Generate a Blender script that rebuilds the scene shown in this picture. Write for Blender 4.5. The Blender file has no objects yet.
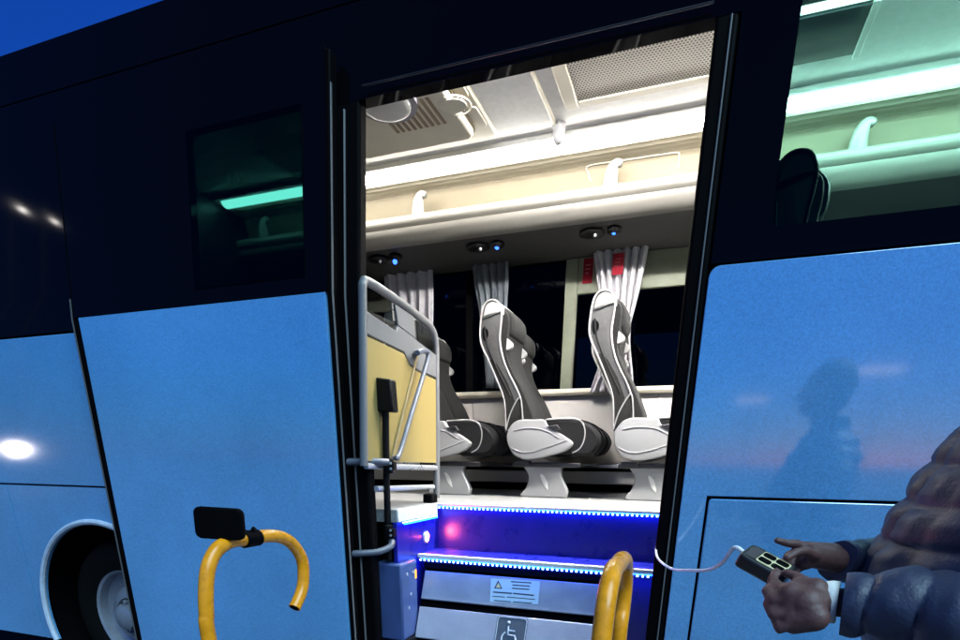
import bpy, bmesh, math, random
from mathutils import Vector, Matrix, noise
random.seed(7)
S = bpy.context.scene
COL = S.collection
PI = math.pi

# ------------------------------------------------------------------ camera
FPX, CYPX = 550.0, 647.516            # focal length and principal row in photo pixels (960 wide)
YAW, PITCH, ROLL = .346867, .327329, .010093
CAM = Vector((0, 0, 1.47))
_fw = Vector((-math.sin(YAW)*math.cos(PITCH), math.cos(YAW)*math.cos(PITCH), -math.sin(PITCH)))
_r = Vector((math.cos(YAW), math.sin(YAW), 0)); _u = _r.cross(_fw)
RT = _r*math.cos(ROLL) + _u*math.sin(ROLL)
UP = -_r*math.sin(ROLL) + _u*math.cos(ROLL)
def ray(px, py): return _fw + RT*((px-480)/FPX) - UP*((py-CYPX)/FPX)
def Py(px, py, y): v = ray(px, py); return CAM + v*(y/v.y)
def Pz(px, py, z): v = ray(px, py); return CAM + v*((z-1.47)/v.z)
def Px(px, py, x): v = ray(px, py); return CAM + v*(x/v.x)

cd = bpy.data.cameras.new('camera'); co = bpy.data.objects.new('camera', cd); COL.objects.link(co)
m = Matrix((RT, UP, -_fw)).transposed().to_4x4(); m.translation = CAM
co.matrix_world = m
cd.sensor_width = 36; cd.lens = FPX/960*36; cd.shift_x = 0; cd.shift_y = (CYPX-320)/960
cd.clip_start = .05; cd.clip_end = 2000
S.camera = co

# ------------------------------------------------------------------ materials
def mat(name, col, rough=.5, metal=0, coat=0, coat_ior=1.5, spec=.5, nscale=0, namt=.15, bump=0, bscale=40, ramt=0, emit=None, estr=0, sheen=0):
    M = bpy.data.materials.new(name); M.use_nodes = True
    nt = M.node_tree; b = nt.nodes['Principled BSDF']
    b.inputs['Base Color'].default_value = (*col, 1); b.inputs['Roughness'].default_value = rough
    b.inputs['Metallic'].default_value = metal; b.inputs['Coat Weight'].default_value = coat
    b.inputs['Coat Roughness'].default_value = .07; b.inputs['Coat IOR'].default_value = coat_ior; b.inputs['Specular IOR Level'].default_value = spec
    if sheen: b.inputs['Sheen Weight'].default_value = sheen
    if emit: b.inputs['Emission Color'].default_value = (*emit, 1); b.inputs['Emission Strength'].default_value = estr
    if nscale or bump or ramt:
        tc = nt.nodes.new('ShaderNodeTexCoord')
    if nscale or ramt:
        nz = nt.nodes.new('ShaderNodeTexNoise'); nz.inputs['Scale'].default_value = nscale or 8
        nz.inputs['Detail'].default_value = 8; nz.inputs['Roughness'].default_value = .6
        nt.links.new(tc.outputs['Object'], nz.inputs['Vector'])
        if nscale:
            mr = nt.nodes.new('ShaderNodeMapRange'); mr.inputs['From Min'].default_value = .3; mr.inputs['From Max'].default_value = .7
            mr.inputs['To Min'].default_value = 1-namt; mr.inputs['To Max'].default_value = 1+namt
            nt.links.new(nz.outputs['Fac'], mr.inputs['Value'])
            mx = nt.nodes.new('ShaderNodeMix'); mx.data_type = 'RGBA'; mx.blend_type = 'MULTIPLY'
            mx.inputs['Factor'].default_value = 1; mx.inputs['A'].default_value = (*col, 1)
            nt.links.new(mr.outputs['Result'], mx.inputs['B']); nt.links.new(mx.outputs['Result'], b.inputs['Base Color'])
        if ramt:
            m2 = nt.nodes.new('ShaderNodeMapRange'); m2.inputs['From Min'].default_value = .3; m2.inputs['From Max'].default_value = .7
            m2.inputs['To Min'].default_value = max(.02, rough-ramt); m2.inputs['To Max'].default_value = rough+ramt
            nt.links.new(nz.outputs['Fac'], m2.inputs['Value']); nt.links.new(m2.outputs['Result'], b.inputs['Roughness'])
    if bump:
        n2 = nt.nodes.new('ShaderNodeTexNoise'); n2.inputs['Scale'].default_value = bscale; n2.inputs['Detail'].default_value = 4
        nt.links.new(tc.outputs['Object'], n2.inputs['Vector'])
        bp = nt.nodes.new('ShaderNodeBump'); bp.inputs['Strength'].default_value = bump; bp.inputs['Distance'].default_value = .004
        nt.links.new(n2.outputs['Fac'], bp.inputs['Height']); nt.links.new(bp.outputs['Normal'], b.inputs['Normal'])
    return M
def emis(name, col, s):
    M = bpy.data.materials.new(name); M.use_nodes = True; nt = M.node_tree; nt.nodes.clear()
    e = nt.nodes.new('ShaderNodeEmission'); e.inputs[0].default_value = (*col, 1); e.inputs[1].default_value = s
    o = nt.nodes.new('ShaderNodeOutputMaterial'); nt.links.new(e.outputs[0], o.inputs[0]); return M
def glass(name, tint, ior=1.5, rough=.0):
    M = bpy.data.materials.new(name); M.use_nodes = True; nt = M.node_tree; nt.nodes.clear()
    t = nt.nodes.new('ShaderNodeBsdfTransparent'); t.inputs[0].default_value = (*tint, 1)
    g = nt.nodes.new('ShaderNodeBsdfGlossy'); g.inputs['Roughness'].default_value = rough; g.inputs[0].default_value = (1, 1, 1, 1)
    fr = nt.nodes.new('ShaderNodeFresnel'); fr.inputs[0].default_value = ior
    x = nt.nodes.new('ShaderNodeMixShader'); o = nt.nodes.new('ShaderNodeOutputMaterial')
    ge = nt.nodes.new('ShaderNodeNewGeometry'); iv = nt.nodes.new('ShaderNodeMath'); iv.operation = 'SUBTRACT'; iv.inputs[0].default_value = 1; nt.links.new(ge.outputs['Backfacing'], iv.inputs[1])
    ml = nt.nodes.new('ShaderNodeMath'); ml.operation = 'MULTIPLY'; nt.links.new(fr.outputs[0], ml.inputs[0]); nt.links.new(iv.outputs[0], ml.inputs[1]); nt.links.new(ml.outputs[0], x.inputs[0]); nt.links.new(t.outputs[0], x.inputs[1]); nt.links.new(g.outputs[0], x.inputs[2]); nt.links.new(x.outputs[0], o.inputs[0])
    return M
M = {}
M['paint'] = mat('blue_paint', (.115, .36, .67), .38, coat=1, coat_ior=2.55, nscale=1.3, namt=.13, ramt=.05, bump=.10, bscale=170)
def add_flake(Mt, scale, amt):
    nt = Mt.node_tree; b = nt.nodes['Principled BSDF']; l = b.inputs['Base Color'].links[0]; src = l.from_socket
    tc = nt.nodes.new('ShaderNodeTexCoord'); nz = nt.nodes.new('ShaderNodeTexNoise'); nz.inputs['Scale'].default_value = scale; nz.inputs['Detail'].default_value = 2
    nt.links.new(tc.outputs['Object'], nz.inputs['Vector'])
    mr = nt.nodes.new('ShaderNodeMapRange'); mr.inputs['From Min'].default_value = .3; mr.inputs['From Max'].default_value = .7; mr.inputs['To Min'].default_value = 1-amt; mr.inputs['To Max'].default_value = 1+amt
    nt.links.new(nz.outputs['Fac'], mr.inputs['Value'])
    mx = nt.nodes.new('ShaderNodeMix'); mx.data_type = 'RGBA'; mx.blend_type = 'MULTIPLY'; mx.inputs['Factor'].default_value = 1
    nt.links.new(src, mx.inputs['A']); nt.links.new(mr.outputs['Result'], mx.inputs['B']); nt.links.new(mx.outputs['Result'], b.inputs['Base Color'])
add_flake(M['paint'], 190, .17)
M['black_gloss'] = mat('black_glass', (.002, .002, .003), .05, spec=.10)
M['black'] = mat('black_rubber', (.002, .002, .0025), .65, spec=.03)
M['black_satin'] = mat('black_plastic', (.012, .012, .014), .38, ramt=.1)
M['alu'] = mat('aluminium_trim', (.62, .63, .65), .32, metal=.7, ramt=.08)
M['arm'] = mat('slate_tube', (.085, .095, .12), .35, nscale=10, namt=.15)
M['matte'] = mat('matte_black', (.003, .003, .0032), .5, spec=.15)
M['shell_grey'] = mat('grey_seat_shell', (.055, .055, .054), .45, nscale=40, namt=.15, bump=.2, bscale=200)
M['seal'] = mat('grey_seal', (.11, .11, .11), .45, spec=.3)
M['silver'] = mat('brushed_silver', (.34, .38, .46), .38, metal=.35, nscale=9, namt=.09, ramt=.1, bump=.12, bscale=90)
M['white_trim'] = mat('white_plastic', (.58, .575, .55), .42, nscale=5, namt=.04)
M['ceil'] = mat('ceiling_fabric', (.80, .795, .77), .85, nscale=30, namt=.06, bump=.3, bscale=300)
M['cream'] = mat('cream_plastic', (.66, .615, .50), .5, nscale=4, namt=.05)
M['beige'] = mat('beige_liner', (.185, .155, .10), .6, nscale=6, namt=.06, bump=.1, bscale=200)
M['lip'] = mat('rack_plastic', (.17, .162, .143), .4, nscale=3, namt=.05)
M['hook'] = mat('hook_plastic', (.20, .195, .18), .4)
M['grey'] = mat('grey_plastic', (.30, .30, .31), .45, nscale=6, namt=.1)
M['frame_grey'] = mat('grey_frame_tube', (.12, .122, .125), .4, nscale=6, namt=.06)
M['shade_grey'] = mat('shaded_under_liner', (.024, .024, .023), .8, nscale=10, namt=.1)  # shadow beneath the rack is darkened into this colour
M['wall'] = mat('wall_liner', (.64, .61, .575), .55, nscale=3, namt=.05, bump=.08, bscale=250)
M['floor'] = mat('floor_vinyl', (.24, .24, .236), .35, nscale=60, namt=.25)
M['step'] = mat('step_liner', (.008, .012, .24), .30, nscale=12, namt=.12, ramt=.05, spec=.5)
M['fabric'] = mat('dark_seat_fabric', (.0042, .0042, .005), .8, nscale=70, namt=.4, bump=.5, bscale=220, sheen=.04, spec=.2)
M['fabric_grey'] = mat('grey_seat_fabric', (.0085, .0085, .008), .8, nscale=70, namt=.35, bump=.5, bscale=220, sheen=.04, spec=.2)
M['leather'] = mat('pale_leather', (.33, .327, .318), .42, nscale=8, namt=.08, bump=.25, bscale=160)
M['seat_shell'] = mat('pale_seat_plastic', (.27, .27, .268), .36, nscale=5, namt=.05)
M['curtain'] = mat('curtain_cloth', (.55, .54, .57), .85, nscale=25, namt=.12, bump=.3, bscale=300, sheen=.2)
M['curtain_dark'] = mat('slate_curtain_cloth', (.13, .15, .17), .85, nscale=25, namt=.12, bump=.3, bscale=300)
M['olive'] = mat('olive_frame', (.14, .155, .11), .6, nscale=8, namt=.12)
M['yellow'] = mat('yellow_laminate', (.245, .185, .062), .45, nscale=3, namt=.04)
M['rail_yellow'] = mat('yellow_powder_coat', (.84, .30, .006), .30, nscale=45, namt=.16, bump=.05, bscale=90, ramt=.10)
M['red'] = mat('red_sticker', (.17, .006, .014), .7, spec=.1)
M['tyre'] = mat('tyre_rubber', (.003, .003, .003), .8, spec=.1, bump=.3, bscale=90)
M['rim'] = mat('rim_paint', (.24, .26, .30), .4, metal=.3, nscale=8, namt=.2)
M['dark_teal'] = mat('dark_screen', (.02, .03, .035), .12)
M['skin'] = mat('skin', (.105, .046, .040), .55, nscale=45, namt=.2, bump=.25, bscale=160)
M['jacket'] = mat('quilted_nylon', (.020, .027, .062), .50, nscale=16, namt=.10, bump=.28, bscale=170, sheen=.05)
M['trousers'] = mat('dark_trousers', (.02, .022, .03), .85, bump=.3, bscale=120)
M['cuff'] = mat('white_cuff', (.75, .73, .68), .8, bump=.4, bscale=200)
M['hair'] = mat('black_hair', (.01, .009, .008), .6, bump=.6, bscale=200)
M['cable'] = mat('white_cable', (.75, .76, .8), .4)
M['sticker'] = mat('pale_blue_sticker', (.42, .58, .72), .4)
M['ink'] = mat('dark_ink', (.03, .05, .10), .5)
M['pictogram'] = mat('pictogram_plate', (.06, .08, .11), .4)
M['pictoline'] = mat('pictogram_grey', (.42, .48, .55), .4)
M['asphalt'] = mat('asphalt', (.05, .05, .052), .8, nscale=3, namt=.3, bump=.5, bscale=60)
M['leaf'] = mat('leaf', (.05, .09, .03), .6, nscale=4, namt=.4)
M['bark'] = mat('bark', (.10, .07, .05), .9, bump=.6, bscale=30)
M['key'] = mat('cream_keypad', (.70, .60, .34), .5)
M['eye'] = mat('eye_white', (.7, .7, .68), .2)
M['tube'] = emis('light_tube', (1, .97, .91), 56.0)
M['tube2'] = emis('light_tube_dim', (1, .97, .94), 360.0)
M['tube3'] = emis('light_tube_slim', (1, .97, .93), 9.0)
M['led'] = emis('blue_led_dot', (.25, .55, 1.0), 14.0)
M['ledglow'] = emis('blue_wash_glow', (.005, .05, 1.0), 30.0)  # for the added wash bars, not the tapes
M['ledtape'] = emis('blue_led_tape_dim', (.01, .07, 1.0), .9)
M['red_lamp'] = emis('red_lamp', (1.0, .10, .08), 650.0)
M['amber'] = emis('amber_glow', (1.0, .42, .05), 2.5)
M['blue_lamp'] = emis('blue_night_lamp', (.03, .12, 1.0), 5.0)
M['screen'] = emis('pale_screen', (.55, .75, 1.0), .12)
M['street_hi'] = emis('street_lamp_glow', (1, .93, .88), 60.0); M['street_mid'] = emis('street_lamp_glow_soft', (1, .9, .85), 26.0); M['street_lo'] = emis('street_lamp_glow_faint', (1, .88, .9), 1.9)
M['win_glass'] = glass('teal_tinted_glass', (.46, .71, .665), 1.2)
M['door_glass'] = glass('dark_tinted_glass', (.05, .125, .115), 1.19)
M['far_glass'] = glass('dark_far_glass', (.05, .055, .06), 1.22)
M['clear_glass'] = glass('smoked_partition_glass', (.25, .30, .32), 1.4)
# perforated loudspeaker / air grille: rows of dark round holes
def perforated():
    P = mat('perforated_panel', (.66, .63, .55), .5); nt = P.node_tree; b = nt.nodes['Principled BSDF']
    tc = nt.nodes.new('ShaderNodeTexCoord'); sep = nt.nodes.new('ShaderNodeSeparateXYZ'); nt.links.new(tc.outputs['Object'], sep.inputs[0])
    def mth(op, a, bb=None):
        n = nt.nodes.new('ShaderNodeMath'); n.operation = op
        for i, q in enumerate((a, bb)):
            if q is None: continue
            if isinstance(q, (int, float)): n.inputs[i].default_value = q
            else: nt.links.new(q, n.inputs[i])
        return n.outputs[0]
    p = .0165
    row = mth('FLOOR', mth('DIVIDE', sep.outputs['Y'], p))
    odd = mth('MULTIPLY', mth('FLOORED_MODULO', row, 2), .5)
    fx = mth('SUBTRACT', mth('FRACT', mth('ADD', mth('DIVIDE', sep.outputs['X'], p), odd)), .5)
    fy = mth('SUBTRACT', mth('FRACT', mth('DIVIDE', sep.outputs['Y'], p)), .5)
    d = mth('SQRT', mth('ADD', mth('MULTIPLY', fx, fx), mth('MULTIPLY', fy, fy)))
    hole = mth('LESS_THAN', d, .37)
    mx = nt.nodes.new('ShaderNodeMix'); mx.data_type = 'RGBA'; nt.links.new(hole, mx.inputs['Factor'])
    mx.inputs['A'].default_value = (.66, .63, .55, 1); mx.inputs['B'].default_value = (.03, .028, .025, 1)
    nt.links.new(mx.outputs['Result'], b.inputs['Base Color'])
    return P
M['perf'] = perforated()

# ------------------------------------------------------------------ mesh helpers
class MB:
    def __init__(s): s.bm = bmesh.new()
    def face(s, pts):
        vs = [s.bm.verts.new(p) for p in pts]; return s.bm.faces.new(vs)
    def prism(s, pts, vec):
        vec = Vector(vec); a = [s.bm.verts.new(p) for p in pts]; b = [s.bm.verts.new(Vector(p)+vec) for p in pts]; n = len(pts)
        s.bm.faces.new(a); s.bm.faces.new(list(reversed(b)))
        for i in range(n): s.bm.faces.new((a[i], b[i], b[(i+1) % n], a[(i+1) % n]))
        return s
    def box(s, lo, hi, rot=None, about=None):
        x0, y0, z0 = lo; x1, y1, z1 = hi
        P = [Vector((x, y, z)) for z in (z0, z1) for x, y in ((x0, y0), (x1, y0), (x1, y1), (x0, y1))]
        if rot is not None:
            c = Vector(about) if about is not None else (Vector(lo)+Vector(hi))/2
            P = [c + rot @ (p-c) for p in P]
        v = [s.bm.verts.new(p) for p in P]
        for f in ((0, 3, 2, 1), (4, 5, 6, 7), (0, 1, 5, 4), (1, 2, 6, 5), (2, 3, 7, 6), (3, 0, 4, 7)): s.bm.faces.new([v[i] for i in f])
        return s
    def loft(s, rings, cap=True, closed=True):
        R = [[s.bm.verts.new(p) for p in r] for r in rings]; n = len(rings[0])
        for a, b in zip(R, R[1:]):
            for i in range(n if closed else n-1):
                j = (i+1) % n; s.bm.faces.new((a[i], a[j], b[j], b[i]))
        if cap and closed:
            s.bm.faces.new(list(reversed(R[0]))); s.bm.faces.new(R[-1])
        return s
    def tube(s, path, r, n=10, cap=True, spline=0):
        P = [Vector(p) for p in path]
        if spline: P = catmull(P, spline)
        rs = r if isinstance(r, (list, tuple)) else [r]*len(P)
        if len(rs) != len(P): rs = [rs[min(len(rs)-1, int(i*len(rs)/len(P)))] for i in range(len(P))]
        rings = []; prev = None
        for i, p in enumerate(P):
            t = (P[min(i+1, len(P)-1)] - P[max(i-1, 0)]).normalized()
            if prev is None:
                a = t.orthogonal().normalized()
            else:
                a = (prev - t*prev.dot(t)).normalized()
            prev = a; b = t.cross(a)
            rings.append([p + (a*math.cos(2*PI*k/n) + b*math.sin(2*PI*k/n))*rs[i] for k in range(n)])
        return s.loft(rings, cap)
    def ell(s, c, r, seg=16, rings=10, rot=None):
        c = Vector(c); r = (r, r, r) if isinstance(r, (int, float)) else r
        mm = Matrix.Translation(c) @ (rot.to_4x4() if rot else Matrix.Identity(4)) @ Matrix.Diagonal((*r, 1))
        bmesh.ops.create_uvsphere(s.bm, u_segments=seg, v_segments=rings, radius=1, matrix=mm); return s
    def cap(s, p0, r0, p1, r1, n=12):
        p0 = Vector(p0); p1 = Vector(p1); s.ell(p0, r0, n, 8); s.ell(p1, r1, n, 8); s.tube([p0, p1], [r0, r1], n); return s
    def lathe(s, prof, c, axis='Y', n=40):
        c = Vector(c); rings = []
        for k in range(n):
            a = 2*PI*k/n; ring = []
            for (r, h) in prof:
                if axis == 'Y': ring.append(c + Vector((r*math.cos(a), h, r*math.sin(a))))
                elif axis == 'Z': ring.append(c + Vector((r*math.cos(a), r*math.sin(a), h)))
                else: ring.append(c + Vector((h, r*math.cos(a), r*math.sin(a))))
            rings.append(ring)
        R = [[s.bm.verts.new(p) for p in r] for r in rings]
        for i in range(n):
            a, b = R[i], R[(i+1) % n]
            for j in range(len(prof)-1): s.bm.faces.new((a[j], a[j+1], b[j+1], b[j]))
        bmesh.ops.remove_doubles(s.bm, verts=s.bm.verts[:], dist=1e-6)
        return s
    def build(s, name, material, parent=None, org=None, bevel=0, smooth=35, seg=2, sub=0):
        bmesh.ops.recalc_face_normals(s.bm, faces=s.bm.faces[:])
        me = bpy.data.meshes.new(name)
        if org is not None: bmesh.ops.translate(s.bm, verts=s.bm.verts[:], vec=-Vector(org))
        s.bm.to_mesh(me); s.bm.free()
        me.materials.append(material)
        if smooth: me.shade_smooth(); me.set_sharp_from_angle(angle=math.radians(smooth))
        o = bpy.data.objects.new(name, me); COL.objects.link(o)
        if parent is not None: o.parent = parent
        if bevel:
            b = o.modifiers.new('bevel', 'BEVEL'); b.width = bevel; b.segments = seg; b.limit_method = 'ANGLE'; b.angle_limit = math.radians(40)
        if sub:
            q = o.modifiers.new('sub', 'SUBSURF'); q.levels = sub; q.render_levels = sub
        return o
def catmull(P, k):
    out = []; n = len(P)
    for i in range(n-1):
        a, b, c, d = P[max(i-1, 0)], P[i], P[i+1], P[min(i+2, n-1)]
        for j in range(k):
            t = j/k
            out.append(.5*((2*b) + (c-a)*t + (2*a-5*b+4*c-d)*t*t + (3*b-a-3*c+d)*t**3))
    out.append(P[-1]); return out
def tag(o, label=None, cat=None, group=None, kind=None):
    if label: o['label'] = label
    if cat: o['category'] = cat
    if group: o['group'] = group
    if kind: o['kind'] = kind
    return o
def thing(name, label, cat, loc=(0, 0, 0), group=None):
    o = bpy.data.objects.new(name, None); o.empty_display_size = .1; COL.objects.link(o); o.location = loc
    return tag(o, label, cat, group)
def rrect(w, h, r, n=5):                       # rounded rectangle outline, centred, in 2-D
    out = []
    for cx, cy, a0 in ((w/2-r, h/2-r, 0), (-w/2+r, h/2-r, PI/2), (-w/2+r, -h/2+r, PI), (w/2-r, -h/2+r, 1.5*PI)):
        for i in range(n+1):
            a = a0 + PI/2*i/n; out.append((cx+r*math.cos(a), cy+r*math.sin(a)))
    return out

# ------------------------------------------------------------------ ground
g = MB(); g.face([(-400, -400, 0), (400, -400, 0), (400, 400, 0), (-400, 400, 0)])
tag(g.build('ground', M['asphalt'], smooth=0), kind='structure')

# ------------------------------------------------------------------ coach
YN, YF, BELT = 2.35, 4.85, 2.13       # outer near side, outer far side, belt height
FLOOR, CEIL = 1.236, 3.27
X0, X1 = -8.2, 5.2
def yn(z): return YN if z <= BELT else YN + (z-BELT)*.115
bus = thing('coach_bus', 'blue touring coach with black glazing and an open lit middle doorway', 'bus', (-1.5, 3.6, 0))
BO = bus.location.copy()
def P_(mb, name, material, parent=None, **k): return mb.build(name, material, parent or bus, BO, **k)
def side_sheet(mb, x0, x1, z0, z1, off=0, th=.02, nz=6, yfun=yn):
    """a panel that follows the side of the coach, off metres proud of it, th thick (inwards)"""
    zs = [z0 + (z1-z0)*i/nz for i in range(nz+1)]
    if z0 < BELT < z1: zs = sorted(set(zs + [BELT]))
    out = [(x, z) for x, z in [(x0, z) for z in zs]]; rings = []
    for z in zs:
        y = yfun(z) - off
        rings.append([Vector((x0, y, z)), Vector((x1, y, z)), Vector((x1, y+th, z)), Vector((x0, y+th, z))])
    mb.loft(rings); return mb
# --- lower blue panels behind the door leaf and to its left
mb = MB(); side_sheet(mb, X0, -1.56, 1.309, 2.09); P_(mb, 'side_panel', M['paint'], bevel=.004)
mb = MB(); side_sheet(mb, X0, -4.013, .30, 1.300); P_(mb, 'side_panel', M['paint'])
AC, AR = (-3.31, .49), .60
pts = [(-4.003, .30)]
a0 = math.asin((.30-AC[1])/AR)
pts = [(-4.003, .30), (-4.003, 1.300), (-1.56, 1.300), (-1.56, .30)]
for i in range(33):
    a = a0 + (PI-2*a0)*i/32; pts.append((AC[0]+AR*math.cos(a), AC[1]+AR*math.sin(a)))
mb = MB(); mb.prism([(x, YN, z) for x, z in pts], (0, .02, 0)); P_(mb, 'side_panel', M['paint'])
mb = MB()
mb.tube([(AC[0]+(AR+.012)*math.cos(a0+(PI-2*a0)*i/40), YN-.004, AC[1]+(AR+.012)*math.sin(a0+(PI-2*a0)*i/40)) for i in range(41)], .017, 8)
P_(mb, 'wheel_arch_trim', mat('pale_arch_trim', (.50, .58, .68), .35, nscale=20, namt=.15))
mb = MB()                                                     # dark wheel housing
mb.lathe([(AR+.03, .02), (AR+.03, .62), (.05, .62)], (AC[0], YN, AC[1]), 'Y', 40); P_(mb, 'wheel_housing', M['black'])
mb = MB(); side_sheet(mb, X0, -4.0, .28, 1.32, off=-.03, th=.02); P_(mb, 'inner_skin', M['black'])
mb = MB(); mb.box((X0, 2.41, 1.295), (-1.56, 2.42, 2.15)); P_(mb, 'inner_skin', M['black'])
# --- right of the doorway
def rcorner(cx, cz, r, a0, n=6): return [(cx+r*math.cos(a0-PI/2*i/n), cz+r*math.sin(a0-PI/2*i/n)) for i in range(n+1)]
BR = 2.112
pts = [(-.022, .30)] + rcorner(-.022+.035, BR-.035, .035, PI) + [(X1, BR), (X1, 1.350), (.069, 1.350), (.069, .30)]
mb = MB(); mb.prism([(x, YN, z) for x, z in pts], (0, .02, 0)); P_(mb, 'side_panel', M['paint'], bevel=.003)
mb = MB(); mb.prism([(x, YN+.001, z) for x, z in [(.079, .30)] + rcorner(.079+.012, 1.340-.012, .012, PI) + [(2.3, 1.340), (2.3, .30)]], (0, .02, 0)); P_(mb, 'luggage_flap', M['paint'], bevel=.004)
mb = MB(); mb.box((-.02, YN+.03, .28), (X1, YN+.05, 2.13)); P_(mb, 'inner_skin', M['black'])
# --- glazing band, right (opening for one pane) and left
WX0, WX1, WZ0, WZ1 = .150, 2.9, 2.21, 2.98
mb = MB()
side_sheet(mb, -.020, WX0, BR+.006, 3.14); side_sheet(mb, WX1, X1, BR+.006, 3.14)
side_sheet(mb, WX0, WX1, BR+.006, WZ0); side_sheet(mb, WX0, WX1, WZ1, 3.14)
P_(mb, 'glazing_band', M['black_gloss'], smooth=20)
mb = MB(); side_sheet(mb, WX0-.03, WX1+.03, WZ0-.03, WZ1+.03, off=-.021, th=.004); wn = P_(mb, 'window', M['win_glass'], smooth=20)
mb = MB(); side_sheet(mb, X0, -2.34, 2.10, 3.14); side_sheet(mb, -2.34, -1.56, 2.10, 2.16); side_sheet(mb, -2.34, -1.56, 2.90, 3.14); P_(mb, 'glazing_band', M['black_gloss'], smooth=20)
# cantrail over everything, then roof
mb = MB(); side_sheet(mb, X0, X1, 3.146, 3.345); P_(mb, 'cantrail', M['black_gloss'])
mb = MB()
prof = [(yn(3.346), 3.347), (2.53, 3.37), (2.62, 3.42), (2.78, 3.47), (3.1, 3.515), (3.6, 3.53), (4.1, 3.515), (4.46, 3.46), (4.62, 3.40), (4.69, 3.33), (4.72, 3.25)]
inner = [(y + (.02 if y < 3.6 else -.02), z-.025) for y, z in reversed(prof)]
mb.prism([(X0, y, z) for y, z in prof+inner], (X1-X0, 0, 0)); P_(mb, 'roof', M['black_satin'])
# --- header above the doorway
mb = MB(); side_sheet(mb, -1.56, -.020, 2.822, 3.14, off=-.0, th=.06); P_(mb, 'door_header', M['black_gloss'], smooth=20)
mb = MB(); mb.tube([Py(362, 86, 2.41), Py(714, 2, 2.41)], .004, 8); P_(mb, 'drip_rail', M['black_satin'])
# --- jambs
mb = MB(); side_sheet(mb, -1.56, -1.410, .25, 2.83, off=.0, th=.06, nz=10); P_(mb, 'door_jamb', M['black'], bevel=.012, smooth=30)
mb = MB(); side_sheet(mb, -.098, -.026, .25, 2.83, off=.0, th=.06, nz=10); P_(mb, 'door_jamb', M['black'], bevel=.012, smooth=30)
mb = MB(); side_sheet(mb, -1.481, -1.474, .25, 2.80, off=.010, th=.012, nz=10); P_(mb, 'door_seal', M['seal'], bevel=.003)
mb = MB(); side_sheet(mb, -.052, -.046, .25, 2.82, off=.006, th=.008, nz=10); P_(mb, 'door_seal', M['seal'], bevel=.002)
mb = MB()
c = Py(352, 200, 2.45)
for i in range(5): mb.box((c.x-.006, 2.44, c.z-.07+i*.03), (c.x+.012, 2.452, c.z-.055+i*.03))
mb.box((c.x+.013, 2.44, c.z-.08), (c.x+.018, 2.452, c.z+.085))
P_(mb, 'lock_plate', M['white_trim'])
mb = MB(); side_sheet(mb, -.060, .035, .25, 3.10, off=-.064, th=.02, nz=10); P_(mb, 'inner_skin', M['black'])
# --- door leaf, slid open to the left, standing proud of the side
LO = .085
lx0, lx1 = -3.035, -1.512
def leaf(mb, x0, x1, z0, z1, **k): return side_sheet(mb, x0, x1, z0, z1, off=LO, th=.035, **k)
zb = 2.135
dl = MB(); leaf(dl, -2.985, lx1-.012, .22, zb-.004)
door = P_(dl, 'sliding_door', M['paint'], bevel=.006)
dw = (Py(207, 150, 2.33), Py(306, 280, 2.33))
wx0, wx1, wz0, wz1 = -2.215, -1.625, 2.20, 2.80
mb = MB(); leaf(mb, lx0+.022, wx0, zb, 2.97); leaf(mb, wx1, lx1, zb, 2.97); leaf(mb, wx0, wx1, zb, wz0); leaf(mb, wx0, wx1, wz1, 2.97)
P_(mb, 'door_glazing', M['black_gloss'], door, smooth=20)
mb = MB(); side_sheet(mb, wx0-.003, wx1+.003, wz0-.003, wz1+.003, off=LO+.003, th=.002); P_(mb, 'door_window', M['door_glass'], door, smooth=20)
mb = MB(); side_sheet(mb, lx0, -2.990, .20, 2.97, off=LO-.004, th=.045, nz=10); P_(mb, 'door_edge', M['black'], door, bevel=.008)
mb = MB(); side_sheet(mb, lx0-.003, lx0+.003, .20, 2.22, off=LO-.002, th=.01, nz=10); P_(mb, 'door_edge_strip', M['seal'], door)
mb = MB(); side_sheet(mb, lx1-.010, lx1+.014, .20, 2.97, off=LO-.012, th=.05, nz=10); P_(mb, 'door_edge', M['black'], door, bevel=.006)
mb = MB(); side_sheet(mb, lx1+.0145, lx1+.0185, .20, 2.86, off=LO-.01, th=.012, nz=10); P_(mb, 'door_edge_strip', M['seal'], door, bevel=.002)
# --- rear wheel in the arch
wc = (AC[0], YN+.12, .49)
mb = MB(); mb.lathe([(.30, .27), (.30, .0), (.33, -.015), (.42, -.02), (.47, .0), (.49, .03), (.49, .25), (.46, .27), (.30, .27)], wc, 'Y', 48)
wheel = P_(mb, 'wheel', M['tyre'])
mb = MB(); mb.lathe([(.30, .0), (.285, .01), (.275, .06), (.20, .09), (.19, .04), (.165, .012), (.12, .0), (.115, .03), (.08, .03), (.078, -.05), (.05, -.065), (.0, -.066)], wc, 'Y', 48)
rim = P_(mb, 'rim', M['rim'], wheel)
for k in range(10):
    mb = MB(); a = 2*PI*k/10; p = Vector(wc)+Vector((.097*math.cos(a), .03, .097*math.sin(a))); mb.tube([p, p+Vector((0, -.035, 0))], .013, 6)
    P_(mb, 'wheel_nut', M['alu'], wheel)
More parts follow.
